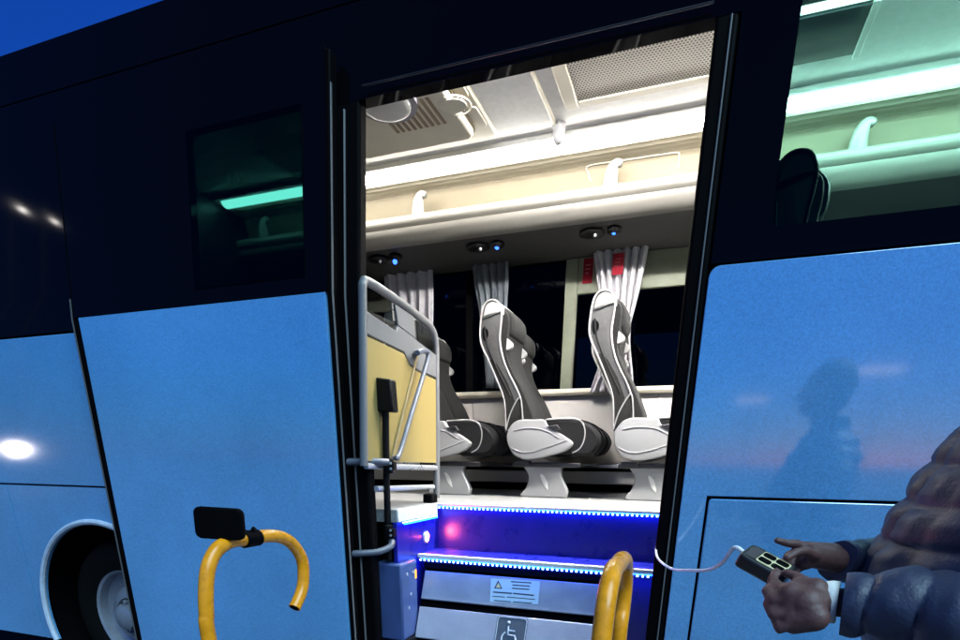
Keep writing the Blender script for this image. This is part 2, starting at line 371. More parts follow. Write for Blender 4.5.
# --- floor and stairwell
SX0, SX1 = -1.34, -.06
R1Y, T2Z, R2Y = 2.97, .985, 2.70
mb = MB()
mb.box((X0, R1Y+.03, FLOOR-.06), (X1, 4.76, FLOOR)); mb.box((X0, 2.47, FLOOR-.06), (SX0-.001, R1Y+.03, FLOOR)); mb.box((SX1+.001, 2.47, FLOOR-.06), (X1, R1Y+.03, FLOOR))
P_(mb, 'cabin_floor', M['floor'])
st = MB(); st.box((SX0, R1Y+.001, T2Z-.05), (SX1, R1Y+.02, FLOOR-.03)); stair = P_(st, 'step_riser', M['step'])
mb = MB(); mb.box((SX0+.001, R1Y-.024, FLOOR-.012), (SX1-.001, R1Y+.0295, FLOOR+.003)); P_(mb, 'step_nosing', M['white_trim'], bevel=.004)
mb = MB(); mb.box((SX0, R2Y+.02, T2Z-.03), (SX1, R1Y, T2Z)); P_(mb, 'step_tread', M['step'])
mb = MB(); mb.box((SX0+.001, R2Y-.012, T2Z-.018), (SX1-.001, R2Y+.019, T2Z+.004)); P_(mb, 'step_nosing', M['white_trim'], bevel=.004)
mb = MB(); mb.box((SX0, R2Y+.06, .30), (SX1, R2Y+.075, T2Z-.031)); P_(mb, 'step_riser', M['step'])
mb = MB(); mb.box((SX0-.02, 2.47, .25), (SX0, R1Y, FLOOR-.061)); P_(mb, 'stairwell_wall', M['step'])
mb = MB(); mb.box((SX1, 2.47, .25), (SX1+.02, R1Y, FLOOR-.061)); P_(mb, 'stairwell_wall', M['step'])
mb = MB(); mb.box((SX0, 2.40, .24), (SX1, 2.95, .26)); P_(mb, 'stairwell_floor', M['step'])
mb = MB(); mb.box((SX0-.001, 2.47, FLOOR-.060), (SX0+.012, R1Y-.03, FLOOR+.004)); P_(mb, 'step_nosing', M['white_trim'], bevel=.003)
def leds(p0, p1, n, size, dirv):
    """a tape of blue diodes: bright dots on a glowing tape"""
    p0 = Vector(p0); p1 = Vector(p1); t = MB(); dv = Vector(dirv)
    ax = (p1-p0).normalized()
    up = Vector((0, 0, 1))
    t.prism([p0-up*.004, p1-up*.004, p1+up*.004, p0+up*.004], -dv*.002)
    tape = P_(t, 'led_tape', M['ledtape'])
    d = MB()
    for i in range(n):
        c = p0.lerp(p1, (i+.5)/n)+dv*.0015
        d.prism([c-ax*size-up*size, c+ax*size-up*size, c+ax*size+up*size, c-ax*size+up*size], dv*.002)
    P_(d, 'led_dots', M['led'], tape)
leds((SX0+.01, R1Y-.0255, FLOOR-.020), (SX1-.01, R1Y-.0255, FLOOR-.020), 52, .0044, (0, -1, 0))
leds((SX0+.01, R2Y-.0135, T2Z-.026), (SX1-.01, R2Y-.0135, T2Z-.026), 52, .0044, (0, -1, 0))
leds((SX0+.0135, 2.50, FLOOR-.064), (SX0+.0135, R1Y-.04, FLOOR-.064), 26, .0028, (1, 0, 0))
mb = MB(); mb.box((SX0+.0135, 2.52, FLOOR-.0755), (SX0+.022, R1Y-.05, FLOOR-.0685)); P_(mb, 'added_blue_wash', M['ledglow'])  # added glow bar, strengthens the side tape's blue on the wall
# added glow bars boosting the tapes: they wash the risers blue
for (y, z) in ((R1Y-.012, FLOOR-.0135), (R2Y+.004, T2Z-.0195)):
    mb = MB(); mb.box((SX0+.02, y-.006, z-.004), (SX1-.02, y+.006, z-.0)); P_(mb, 'added_blue_wash', M['ledglow'])
# red marker on the stairwell wall; amber box glows as a warm lamp's reflection
c = Px(426, 537, SX0)
mb = MB(); mb.ell((c.x, c.y, c.z), (.014, .024, .024)); P_(mb, 'red_marker_lamp', M['red_lamp'])
mb = MB(); mb.lathe([(.036, .0), (.034, .006), (.025, .008)], c, 'X', 24); P_(mb, 'marker_bezel', M['alu'])
c = Py(414, 573, 2.60); mb = MB(); mb.box((c.x-.02, 2.59, c.z-.03), (c.x+.012, 2.61, c.z+.02)); P_(mb, 'amber_reflection', M['amber'], bevel=.004)
# --- silver folding step panels with their writing (they lean back)
def onp(x, s): # point on the leaning panel plane; s metres down from its top
    return Vector((x, 2.700-.40*s, .900-.916*s))
PN = Vector((0, -.916, .40)).normalized()
def slab(s0, s1, x0=-1.30, x1=-.315, th=.02):
    mb = MB(); mb.prism([onp(x0, s0), onp(x1, s0), onp(x1, s1), onp(x0, s1)], -PN*th); return mb
p1 = P_(slab(.0, .158), 'folding_step', M['silver'], bevel=.004)
p2 = P_(slab(.200, .372), 'folding_step', M['silver'], bevel=.004)
p3 = P_(slab(.414, .62), 'folding_step', M['silver'], bevel=.004)
mb = MB(); mb.prism([onp(-1.31, -.03)-PN*.03, onp(-.3, -.03)-PN*.03, onp(-.3, .66)-PN*.03, onp(-1.31, .66)-PN*.03], -PN*.01); P_(mb, 'step_backing', M['black'])
mb = MB(); mb.prism([onp(-1.31, -.045)+PN*.002, onp(-.3, -.045)+PN*.002, onp(-.3, -.012)+PN*.002, onp(-1.31, -.012)+PN*.002], -PN*.02); P_(mb, 'step_edge', M['black'], bevel=.003)
def sol(px, py):   # photo pixel -> (x, s) on the panel plane
    v = ray(px, py); n = PN; o = onp(0, 0); t = (o-CAM).dot(n)/v.dot(n); q = CAM+v*t
    return q.x, (2.700-q.y)/.40
def decal(mb, pts, lift=.0006, th=.0004): mb.prism([onp(x, s_)+PN*lift for x, s_ in pts], PN*th)
mb = MB(); decal(mb, [sol(491, 578.5), sol(540, 581.5), sol(538, 604.5), sol(490, 602)]); P_(mb, 'warning_sticker', M['sticker'], p1)
mb = MB(); decal(mb, [sol(494, 588.5), sol(502.5, 589), sol(498.3, 580.5)], .0012); P_(mb, 'warning_triangle', M['ink'], p1)
mb = MB(); decal(mb, [sol(496, 587.6), sol(500.8, 587.9), sol(498.4, 583.0)], .0018); P_(mb, 'triangle_field', mat('warn_yellow', (.7, .6, .3), .5), p1)
mb = MB()
for (xa, ya, xb, yb, t) in ((511, 581.8, 531.5, 583.1, .8), (512.5, 585.2, 530, 586.4, .8), (512, 588.4, 529.5, 589.6, .8), (493, 592.2, 512, 593.6, 1.0), (513, 593.5, 534, 595.6, 1.0), (492.5, 596.4, 505, 597.3, .6), (507, 597.2, 535, 599.6, .6), (494, 600.6, 511, 602, .7), (513, 602, 532, 603.4, .7)):
    decal(mb, [sol(xa, ya-t*.7), sol(xb, yb-t*.7), sol(xb, yb+t*.7), sol(xa, ya+t*.7)], .0012)
P_(mb, 'sticker_writing', M['ink'], p1)
# wheelchair pictogram plate on the second panel (below the first gap)
xa, sa = sol(498, 613.5); xb, sb = sol(529, 616)
w = xb-xa; h = w*1.12; s0 = .204
cx = (xa+xb)/2; cs = s0+h/2
mb = MB(); decal(mb, [(cx+u, cs+v) for u, v in rrect(w, h, w*.1)], .0006, .0012); pl = P_(mb, 'wheelchair_plate', M['pictogram'], p2)
mb = MB()
def L2(u, v): return onp(cx+u*w, cs+v*w)+PN*.0026
mb.tube([L2(u, v) for u, v in rrect(.93, 1.05, .09)]+[L2(*rrect(.93, 1.05, .09)[0])], .0022, 6)
mb.ell(L2(-.10, -.36), .055*w, 10, 6)
mb.tube([L2(-.10, -.26), L2(-.08, .02), L2(.14, .03), L2(.22, .26), L2(.32, .24)], .035*w*.9, 8)
mb.tube([L2(-.09, -.12), L2(.13, -.11)], .028*w, 8)
mb.tube([L2(-.17+.0, -.06)]+[L2(-.02+.25*math.cos(a), .15+.25*math.sin(a)) for a in [math.radians(q) for q in range(230, 0, -18)]], .026*w, 8)
P_(mb, 'wheelchair_symbol', M['pictoline'], p2)

# --- ceiling, light strips, rack
mb = MB(); mb.box((X0, 2.60, CEIL+.03), (X1, 4.02, CEIL+.045)); P_(mb, 'ceiling', M['ceil'])
mb = MB(); mb.prism([(X0, y, z) for y, z in ((3.925, CEIL+.029), (3.925, CEIL+.004), (3.94, CEIL), (4.05, CEIL), (4.07, CEIL+.010), (4.07, CEIL+.029))], (X1-X0, 0, 0)); P_(mb, 'light_housing', M['white_trim'])
TX0 = -3.50
mb = MB(); mb.prism([(TX0, 3.995+.046*math.cos(a), CEIL-.001-.030*math.sin(a)) for a in [PI*i/10 for i in range(11)]], (X1-.3-TX0, 0, 0)); P_(mb, 'ceiling_light_strip', M['tube'])
mb = MB(); mb.prism([(-1.65, 3.19+.045*math.cos(a), CEIL+.026-.030*math.sin(a)) for a in [PI*i/8 for i in range(9)]], (X1+1.35, 0, 0)); P_(mb, 'ceiling_light_strip', M['tube2'])
for yy in (3.125, 3.247):  # added baffles keep the hidden strip's light off ceiling and operator
    mb = MB(); mb.box((-1.65, yy, CEIL+(.0045 if yy > 3.2 else -.085)), (X1-.3, yy+.008, CEIL+.0295)); P_(mb, 'added_baffle', M['white_trim'])
mb = MB(); mb.prism([(.20, 3.36+.022*math.cos(a), CEIL+.027-.012*math.sin(a)) for a in [PI*i/8 for i in range(9)]], (3.6, 0, 0)); P_(mb, 'ceiling_light_strip', M['tube3'])
# ribbed grey moulding then the beige liner of the rack
mb = MB()
prof = [(4.072, 3.272), (4.10, 3.258), (4.115, 3.262), (4.13, 3.264), (4.16, 3.258), (4.175, 3.263), (4.21, 3.258), (4.22, 3.262), (4.26, 3.256), (4.26, 3.33), (4.072, 3.33)]
mb.prism([(X0, y, z) for y, z in prof], (X1-X0, 0, 0)); P_(mb, 'rack_moulding', M['cream'], smooth=20)
mb = MB(); prof = [(4.261, 3.254), (4.268, 3.22), (4.30, 3.10), (4.31, 2.95), (4.33, 2.95), (4.33, 3.10), (4.29, 3.25), (4.275, 3.33), (4.261, 3.33)]
mb.prism([(X0, y, z) for y, z in prof], (X1-X0, 0, 0)); P_(mb, 'rack_liner', M['beige'], smooth=20)
# recessed access panel in the liner: a raised rounded outline
def onliner(px, py):
    v = ray(px, py); a = Vector((0, 4.268, 3.22)); n = Vector((0, .12, .032)).normalized()
    return CAM + v*((a-CAM).dot(n)/v.dot(n)) - n.normalized()*.006
q = [onliner(591, 181), onliner(588, 172), onliner(590, 165.5), onliner(630, 159.5), onliner(674, 153), onliner(679, 155), onliner(678, 168)]
mb = MB(); mb.tube(q, .004, 8, spline=4); P_(mb, 'access_panel_rim', M['cream'])
# rack lip
mb = MB()
prof = [(4.150, 3.090), (4.135, 3.080), (4.128, 3.055), (4.134, 3.030), (4.150, 3.022), (4.150, 3.017), (4.128, 3.012), (4.130, 2.985), (4.145, 2.955), (4.175, 2.935), (4.215, 2.927), (4.215, 2.940), (4.19, 2.955), (4.175, 3.075), (4.165, 3.088)]
mb.prism([(TX0-2, y, z) for y, z in prof], (X1-TX0+2, 0, 0)); P_(mb, 'luggage_rack', M['lip'], smooth=50)
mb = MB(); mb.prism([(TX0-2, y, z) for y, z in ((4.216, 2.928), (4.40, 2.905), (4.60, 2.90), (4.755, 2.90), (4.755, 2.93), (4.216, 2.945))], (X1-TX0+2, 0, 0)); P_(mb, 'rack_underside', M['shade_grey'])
for hx in (-3.305, -1.985, -.667, .652):                   # rack hooks
    mb = MB()
    pth = [(hx-.010, 4.165, 3.070), (hx-.012, 4.165, 3.12), (hx-.006, 4.165, 3.165), (hx+.010, 4.165, 3.192), (hx+.032, 4.165, 3.198), (hx+.048, 4.165, 3.188)]
    pp = catmull([Vector(p) for p in pth], 5); rings = []
    for i, p in enumerate(pp):
        t = (pp[min(i+1, len(pp)-1)]-pp[max(i-1, 0)]).normalized(); nn = Vector((t.z, 0, -t.x)); f = i/(len(pp)-1); ww = .036*(1-f)**.7+.013; dd = .028*(1-f)+.02*f
        rings.append([p+nn*ww*math.cos(a)+Vector((0, 1, 0))*dd*math.sin(a) for a in [2*PI*k/12 for k in range(12)]])
    mb.loft(rings); P_(mb, 'rack_hook', M['hook'])
# reading-lamp pods and blue night lamps beneath the rack
for (px, py) in ((395, 262), (497, 247), (614, 232)):
    c = Py(px, py, 4.30)
    mb = MB(); mb.ell((c.x, 4.30, c.z+.002), .017); P_(mb, 'night_lamp', M['blue_lamp'])
    mb = MB(); mb.ell((c.x-.15, 4.33, 2.905), (.085, .075, .026), 20, 10); mb.ell((c.x+.0, 4.315, 2.905), (.05, .05, .028), 16, 8); pod = P_(mb, 'reading_lamp_pod', M['matte'])
    mb = MB(); mb.ell((c.x-.12, 4.29, 2.882), .012); P_(mb, 'lamp_lens', M['alu'], pod)
# ceiling grille, knob and hatch
def onc(px, py, dz=0): return Pz(px, py, CEIL+.028-dz)
a, b_, c_, d_ = onc(585, 68), onc(592, 106), onc(719, 78), onc(717, 30)
gx0, gx1, gy0, gy1 = -.80, .02, 3.325, 3.66
mb = MB(); mb.box((gx0, gy0, CEIL+.022), (gx1, gy1, CEIL+.029)); gr = P_(mb, 'air_grille', M['perf'])
mb = MB()
for lo, hi in (((gx0-.075, gy0-.06), (gx0-.001, gy1+.055)), ((gx1+.001, gy0-.06), (gx1+.05, gy1+.055)), ((gx0, gy1+.001), (gx1, gy1+.055)), ((gx0, gy0-.06), (gx1, gy0-.001))):
    mb.box((lo[0], lo[1], CEIL+.014), (hi[0], hi[1], CEIL+.0295))
P_(mb, 'grille_frame', M['cream'], gr, bevel=.006)
gx2 = .50
mb = MB(); mb.box((.10, 3.40, CEIL+.018), (gx2-.02, 3.72, CEIL+.029)); sq = P_(mb, 'air_grille', M['dark_teal'])
mb = MB(); mb.box((gx2-.019, 3.38, CEIL+.012), (gx2+.01, 3.74, CEIL+.029)); P_(mb, 'grille_frame', M['white_trim'], sq, bevel=.003)
c = onc(558, 121)
mb = MB(); mb.lathe([(.0, -.095), (.018, -.094), (.030, -.08), (.034, -.05), (.038, .0)], (c.x, c.y+.03, CEIL+.029), 'Z', 24); P_(mb, 'ceiling_stop', M['grey'])
mb = MB(); mb.tube([(c.x-.03, 3.30, CEIL+.024), (c.x-.02, c.y, CEIL+.024)], .012, 8); P_(mb, 'ceiling_bead', M['cream'])
# hatch: frame, raised lid with rounded corners, louvre, two round covers
hx1, hy1 = -1.30, 3.83
hx0, hy0 = -2.75, 3.05
def plate(cx, cy, w, h, r, z0, z1, n=6): 
    mb = MB(); mb.prism([(cx+u, cy+v, z0) for u, v in rrect(w, h, r, n)], (0, 0, z1-z0)); return mb
hc = ((hx0+hx1)/2, (hy0+hy1)/2)
hatch = P_(plate(hc[0], hc[1], hx1-hx0, hy1-hy0, .05, CEIL+.005, CEIL+.0292), 'roof_hatch', M['cream'], bevel=.008)
lid = plate(hc[0]-.03, hc[1]-.05, hx1-hx0-.13, hy1-hy0-.14, .06, CEIL-.040, CEIL+.004); P_(lid, 'hatch_lid', M['cream'], hatch, bevel=.02, seg=4)
mb = MB(); mb.prism([(hc[0]-.03+u, hc[1]-.05+v, CEIL-.006) for u, v in rrect(hx1-hx0-.11, hy1-hy0-.11, .07)], (0, 0, .0105)); P_(mb, 'hatch_seal', M['beige'], hatch)
for yy in (3.30, 3.58):
    mb = MB(); mb.prism([(hx1-.036+u, yy+v, CEIL-.004) for u, v in rrect(.045, .19, .02)], (0, 0, .0085)); P_(mb, 'hatch_latch', M['cream'], hatch, bevel=.004)
c = Pz(455, 106, CEIL-.042)
mb = MB(); mb.tube([(c.x+.085*math.cos(2*PI*i/40), c.y+.085*math.sin(2*PI*i/40), CEIL-.0405) for i in range(41)], .0035, 8); mb.lathe([(0, -.001), (.06, -.001), (.064, .003)], (c.x, c.y, CEIL-.0415), 'Z', 36); P_(mb, 'hatch_cap', M['cream'], hatch)
mb = MB()
c = Pz(408, 117, CEIL-.042)
for i in range(9): mb.box((c.x-.13+i*.036, c.y-.12, CEIL-.0435), (c.x-.112+i*.036, c.y+.12, CEIL-.0405))
P_(mb, 'hatch_louvre', mat('louvre_brown', (.16, .11, .07), .6), hatch)
c = Pz(386, 104, CEIL-.08)
mb = MB(); mb.lathe([(0, -.03), (.10, -.03), (.125, -.02), (.13, .0), (.12, .03)], (c.x, c.y, CEIL-.075), 'Z', 40); P_(mb, 'hatch_knob', M['white_trim'], hatch)
mb = MB(); mb.lathe([(.131, -.012), (.160, -.012), (.16, .03), (.131, .03), (.131, -.012)], (c.x, c.y, CEIL-.073), 'Z', 40); P_(mb, 'hatch_knob_ring', mat('grey_ring', (.18, .17, .2), .4), hatch)
# --- far side wall: liner, sill, duct, windows
mb = MB()
xs = [X0, -3.3, -1.80, -.30, 1.2, X1]
for a, b in zip(xs, xs[1:]): mb.box((a+.002, 4.745, 1.455), (b-.002, 4.765, 1.985))
P_(mb, 'wall_liner', M['wall'], bevel=.003)
mb = MB(); mb.prism([(X0, y, z) for y, z in ((4.69, 2.012), (4.69, 1.985), (4.705, 1.965), (4.744, 1.965), (4.744, 2.004), (4.80, 2.004), (4.80, 2.012))], (X1-X0, 0, 0)); P_(mb, 'window_sill', M['cream'], bevel=.004)
mb = MB(); mb.box((X0, 4.766, 1.20), (X1, 4.785, 2.0)); P_(mb, 'inner_skin', M['black'])
mb = MB(); mb.box((X0, 4.60, 1.425), (X1, 4.66, 1.452)); P_(mb, 'seat_rail', M['alu'], bevel=.004)
mb = MB(); mb.box((X0, 4.66, 1.300), (X1, 4.74, 1.395)); P_(mb, 'heating_duct', M['white_trim'], bevel=.01)
# far side: upper wall between windows, dark panes
mb = MB(); mb.box((X0, 4.775, 2.0125), (X1, 4.781, 2.90)); P_(mb, 'far_window', M['far_glass'], smooth=0)
mb = MB(); mb.box((X0, YF-.03, .25), (X1, YF, 2.00)); mb.box((X0, 4.79, 2.90), (X1, 4.82, 3.26)); P_(mb, 'far_side_panel', M['black_satin'])
for x in (-3.45, -1.84):
    mb = MB(); mb.box((x-.03, 4.755, 2.0125), (x+.03, 4.774, 2.90)); P_(mb, 'window_pillar', M['black'])
# olive emergency exit frame round the right-hand pane
mb = MB(); mb.box((-1.058, 4.735, 2.013), (-.965, 4.773, 2.898)); mb.box((-.9645, 4.737, 2.665), (.62, 4.773, 2.898)); mb.box((.6205, 4.735, 2.013), (.72, 4.773, 2.898))
ex = P_(mb, 'emergency_exit_frame', M['olive'], bevel=.006)
pink = mat('faded_pink', (.34, .10, .12), .5)
for (px, py, w, h, yy) in ((588, 271, .07, .16, 4.733), (618, 264, .075, .13, 4.615)):
    c = Py(px, py, yy); mb = MB(); mb.box((c.x-w/2, yy-.0015, c.z-h/2), (c.x+w/2, yy+.0015, c.z+h/2)); s_ = P_(mb, 'red_exit_sign', M['red'], ex)
    for k in range(3):
        mb = MB(); mb.box((c.x-w*.28, yy-.003, c.z+h*(.22-.16*k)), (c.x+w*(.28-.1*k), yy-.0016, c.z+h*(.26-.16*k))); P_(mb, 'sign_mark', pink, s_)
# added black blocking wall so that the back of the cabin is dark
mb = MB(); mb.box((-3.62, 2.47, FLOOR), (-3.56, 4.74, CEIL)); P_(mb, 'rear_light_block', M['black_satin'])

# ------------------------------------------------------------------ passenger seats (far side, facing the front of the coach)
def sp(u, v):
    p = Py(470+u/3.557, 290+v/3.557, 3.75); return (p.x+.92, p.z-FLOOR)
def poly(L): return [sp(u, v) for u, v in L]
def spl(L, k=3, closed=True):
    P = [Vector((a, b, 0)) for a, b in L]
    if closed:
        n = len(P); out = []
        for i in range(n):
            a, b, c, d = P[i-1], P[i], P[(i+1) % n], P[(i+2) % n]
            for j in range(k):
                t = j/k; out.append(.5*((2*b)+(c-a)*t+(2*a-5*b+4*c-d)*t*t+(3*b-a-3*c+d)*t**3))
        return [(p.x, p.y) for p in out]
    return [(p.x, p.y) for p in catmull(P, k)]
SHELL = spl(poly([(36, 165), (45, 205), (68, 255), (98, 325), (120, 385), (127, 450), (129, 500), (150, 480), (170, 430), (180, 395), (165, 350), (135, 290), (115, 235), (106, 175), (110, 120), (112, 75), (98, 42), (72, 37), (50, 55), (40, 95)]), 3)
CUSH = spl(poly([(62, 150), (58, 95), (72, 55), (95, 50), (128, 72), (136, 110), (132, 165), (130, 225), (150, 285), (182, 345), (205, 400), (222, 455), (190, 475), (160, 465), (140, 400), (105, 310), (75, 230)]), 3)
HEADF = spl(poly([(88, 48), (112, 50), (140, 75), (147, 115), (140, 150), (122, 160), (100, 150), (90, 100)]), 3)
BASE = spl(poly([(133, 520), (150, 480), (180, 462), (225, 461), (266, 462), (278, 482), (310, 503), (345, 525), (368, 546), (345, 572), (290, 590), (215, 605), (165, 592), (142, 562)]), 3)
SEATC = spl(poly([(190, 470), (265, 459), (330, 456), (380, 460), (425, 478), (455, 512), (458, 548), (430, 585), (380, 592), (300, 585), (200, 575)]), 3)
PIPE = spl(poly([(268, 461), (330, 457), (375, 459), (398, 472), (408, 500), (404, 535), (388, 565), (362, 580)]), 4, False)
HINGE = spl(poly([(129, 505), (140, 450), (160, 405), (178, 383), (184, 410), (182, 462), (150, 482)]), 2)
W = .43
def ext(mb, P2, y0, y1, puff=0, n=1):
    """extrude a side outline across the seat; puff shrinks the outline at both ends so the sides are rounded"""
    cx = sum(p[0] for p in P2)/len(P2); cz = sum(p[1] for p in P2)/len(P2); rings = []
    N = 8 if puff else 1
    for i in range(N+1):
        f = i/N; y = y0+(y1-y0)*(f if not puff else .5-.5*math.cos(PI*f))
        k = 0 if not puff else puff*(1-math.sin(PI*f)**.5)
        ring = []
        for j, (x, z) in enumerate(P2):
            x2, z2 = P2[(j+1) % len(P2)]; x1, z1 = P2[j-1]
            t = Vector((x2-x1, z2-z1)); t.normalize(); nx, nz = t.y, -t.x
            s_ = area_sign(P2)
            ring.append(Vector((x-nx*k*s_, y, z-nz*k*s_)))
        rings.append(ring)
    mb.loft(rings); return mb
def area_sign(P2):
    a = sum(P2[i-1][0]*P2[i][1]-P2[i][0]*P2[i-1][1] for i in range(len(P2))); return 1 if a > 0 else -1
def make_seat(aisle):
    t = thing('passenger_seat', 'dark seat', 'seat')
    mb = MB(); ext(mb, CUSH, .035, W-.035, .012); back = mb.build('backrest', M['fabric_grey'], t)
    mb = MB(); ext(mb, HEADF, .05, W-.05, .012); mb.build('headrest', M['fabric_grey'], t)
    for y0 in (0, W-.04):
        mb = MB(); ext(mb, SHELL, y0, y0+.04, .010); sh = mb.build('side_shell', M['shell_grey'], t)
        ye = y0-.001 if y0 == 0 else y0+.041
        mb = MB(); mb.tube([(x, ye, z) for x, z in SHELL+SHELL[:1]], .0058, 8); mb.build('shell_piping', M['leather'], sh)
        y = y0-.001 if y0 == 0 else y0+.041
        groove = spl(poly([(52, 130), (60, 190), (85, 255), (115, 320), (145, 380)]), 4, False)
        mb = MB(); mb.tube([(x, y, z) for x, z in groove], .006, 8); mb.build('groove', M['fabric'], sh)
        inset = poly([(66, 250), (100, 268), (160, 395), (132, 480), (124, 390), (100, 328)])
        mb = MB(); mb.prism([(x, y-.0015 if y0 == 0 else y, z) for x, z in spl(inset, 2)], (0, .0015, 0)); mb.build('fabric_inset', M['fabric_grey'], sh)
        mb = MB(); mb.prism([(x, y-.002, z) for x, z in spl(poly([(46, 135), (62, 140), (66, 160), (52, 185), (44, 160)]), 2)], (0, .003, 0)); mb.build('handle_slot', M['black'], sh)
        # pale wing of the headrest
        mb = MB(); yy = .05 if y0 == 0 else W-.05
        tri = poly([(112, 160), (145, 185), (140, 205), (118, 210), (108, 190)])
        mb.prism([(x, yy-.014, z) for x, z in spl(tri, 2)], (0, .028, 0)); mb.build('headrest_wing', M['leather'], t, bevel=.004)
    # leather headrest cap over the top
    capo = spl(poly([(41, 110), (47, 60), (70, 35), (98, 36), (114, 55), (118, 85), (92, 92), (66, 100)]), 3)
    mb = MB(); ext(mb, capo, -.006, W+.006, .02); mb.build('headrest_cap', M['leather'], t)
    mb = MB(); ext(mb, SEATC, .012, W-.012, .018); sc = mb.build('seat_cushion', M['fabric'], t)
    for y in (.016, W-.016):
        mb = MB(); mb.tube([(x, y, z) for x, z in PIPE], .0055, 8); mb.build('piping', M['leather'], sc)
    for y in (.13, .30):
        mb = MB(); mb.tube([(x+.003, y, z+.001) for x, z in spl(poly([(300, 456), (380, 459), (425, 477), (456, 512), (459, 548), (430, 586)]), 4, False)], .004, 6); mb.build('seam', M['fabric'], sc)
    y0s = (-.028,) if aisle else (W-.012,)
    for y0 in y0s:
        mb = MB(); ext(mb, BASE, y0, y0+.045, .016); bc = mb.build('side_cover', M['seat_shell'], t)
        cr = spl(poly([(148, 560), (190, 578), (240, 572), (300, 552), (345, 535)]), 4, False); cr2 = spl(poly([(160, 500), (215, 492), (270, 500), (320, 528)]), 4, False)
        yy = y0-.0005 if aisle else y0+.0455
        mb = MB(); mb.tube([(x, yy, z) for x, z in cr], .0035, 6); mb.tube([(x, yy, z) for x, z in cr2], .003, 6); mb.build('crease', M['grey'], bc)
    mb = MB(); ext(mb, HINGE, -.012, .03, .006); mb.build('recliner', M['fabric_grey'], t)
    mb = MB(); mb.tube([(x, -.014, z) for x, z in spl(poly([(130, 500), (142, 450), (162, 405), (179, 383), (186, 412), (190, 460)]), 4, False)], .0045, 6); mb.build('recliner_trim', M['seat_shell'], t)
    mb = MB(); mb.prism([(x, -.034, z) for x, z in poly([(275, 487), (312, 480), (325, 497), (300, 500)])], (0, .03, 0)); mb.build('recline_lever', M['black_satin'], t, bevel=.004)
    if aisle:
        o = [(525, 464), (560, 463), (561, 475), (566, 500), (522, 502), (526, 488), (529, 476)]
        L = [(Py(a, b, 3.79).x+.92, max(0, Py(a, b, 3.79).z-FLOOR)) for a, b in o]
        L = spl(L, 3); L = [(x, max(0, z)) for x, z in L]
        mb = MB(); mb.prism([(x, .03, z) for x, z in L], (0, .06, 0)); pd = mb.build('pedestal', M['seat_shell'], t, bevel=.008)
        ho = [(540, 474), (545, 478), (548, 490), (543, 484)]
        L = spl([(Py(a, b, 3.775).x+.92, Py(a, b, 3.775).z-FLOOR) for a, b in ho], 3)
        mb = MB(); mb.prism([(x, .0275, z) for x, z in L], (0, .002, 0)); mb.build('pedestal_slot', M['white_trim'], pd)
        mb = MB(); mb.box((-.22, .02, .196), (.24, .80, .224)); mb.build('cross_beam', M['black_satin'], t, bevel=.005)
        mb = MB(); mb.box((-.20, .0, .207), (-.10, .06, .235)); mb.build('bracket', M['black_satin'], t)
    return t
def dup(root, loc):
    r = root.copy(); COL.objects.link(r); r.location = loc
    for ch in list(root.children):
        c = ch.copy(); COL.objects.link(c); c.parent = r
        for gch in ch.children:
            d = gch.copy(); COL.objects.link(d); d.parent = c
    return r
sa = make_seat(True); sw = make_seat(False)
GR = 'dark passenger seats in pairs along the far windows'
for k, (x, la, lw) in enumerate(((-.92, 'dark seat with pale shell in the middle of the doorway view, on the aisle', 'dark seat beside the window, just behind the middle aisle seat'),
                                 (-.22, 'dark seat with pale shell at the doorway\'s right edge, before the tied curtain', 'dark window seat behind the seat at the doorway\'s right edge'),
                                 (-1.62, 'dark aisle seat mostly hidden by the yellow partition, only its cushion showing', 'dark window seat behind the yellow partition, half hidden'))):
    A = sa if k == 0 else dup(sa, (0, 0, 0)); B = sw if k == 0 else dup(sw, (0, 0, 0))
    A.location = (x, 3.75, FLOOR); B.location = (x-.02, 4.235, FLOOR-.005); B.rotation_euler = (0, math.radians(-2.2), 0)
    tag(A, la, 'seat', GR); tag(B, lw, 'seat', GR)
# one near-side seat, coloured all black for its unlit silhouette in the right-hand window
ns = dup(sw, (0, 0, 0)); ns.rotation_euler = (0, 0, 0); c = Py(790, 112, 2.62)
ns.location = (c.x+.42, 2.53, FLOOR+.05)
for ch in [c for c in ns.children_recursive if c.type == 'MESH']:
    ch.data = ch.data.copy(); ch.data.materials.clear(); ch.data.materials.append(M['matte'])
tag(ns, 'seat back painted black to show as a silhouette in the window right of the doorway', 'seat', 'dark passenger seats beside the near windows')

# ------------------------------------------------------------------ curtains at the far windows
def curtain(name, label, rows, material, folds, amp=.022, z_y=4.66):
    """rows: (photo y, left px, right px) on the plane of the rail"""
    root = None; rings = []; N = folds*10
    R = []
    for (py, a, b) in rows: R.append((Py(a, py, z_y), Py(b, py, z_y)))
    base = (R[0][0]+R[0][1])/2
    dense = []
    for i in range(len(R)-1):
        for j in range(6):
            t = j/6; dense.append((R[i][0].lerp(R[i+1][0], t), R[i][1].lerp(R[i+1][1], t)))
    dense.append(R[-1])
    mb = MB(); front = []; 
    for i, (a, b) in enumerate(dense):
        row = []
        for j in range(N+1):
            f = j/N; p = a.lerp(b, f); ph = f*folds*2*PI + .35*math.sin(i*.35+j*.1)
            ww = (b-a).length/folds
            row.append(p+Vector((.004*math.sin(3*ph+i*.2), min(amp, ww*.55)*(math.sin(ph)+.25*math.sin(2.3*ph+1)), 0)))
        front.append(row)
    mb.loft(front, closed=False)
    o = mb.build(name, material, None, base, smooth=80); o.location = base
    s_ = o.modifiers.new('thick', 'SOLIDIFY'); s_.thickness = .003
    return tag(o, label, 'curtain', 'curtains at the far windows')
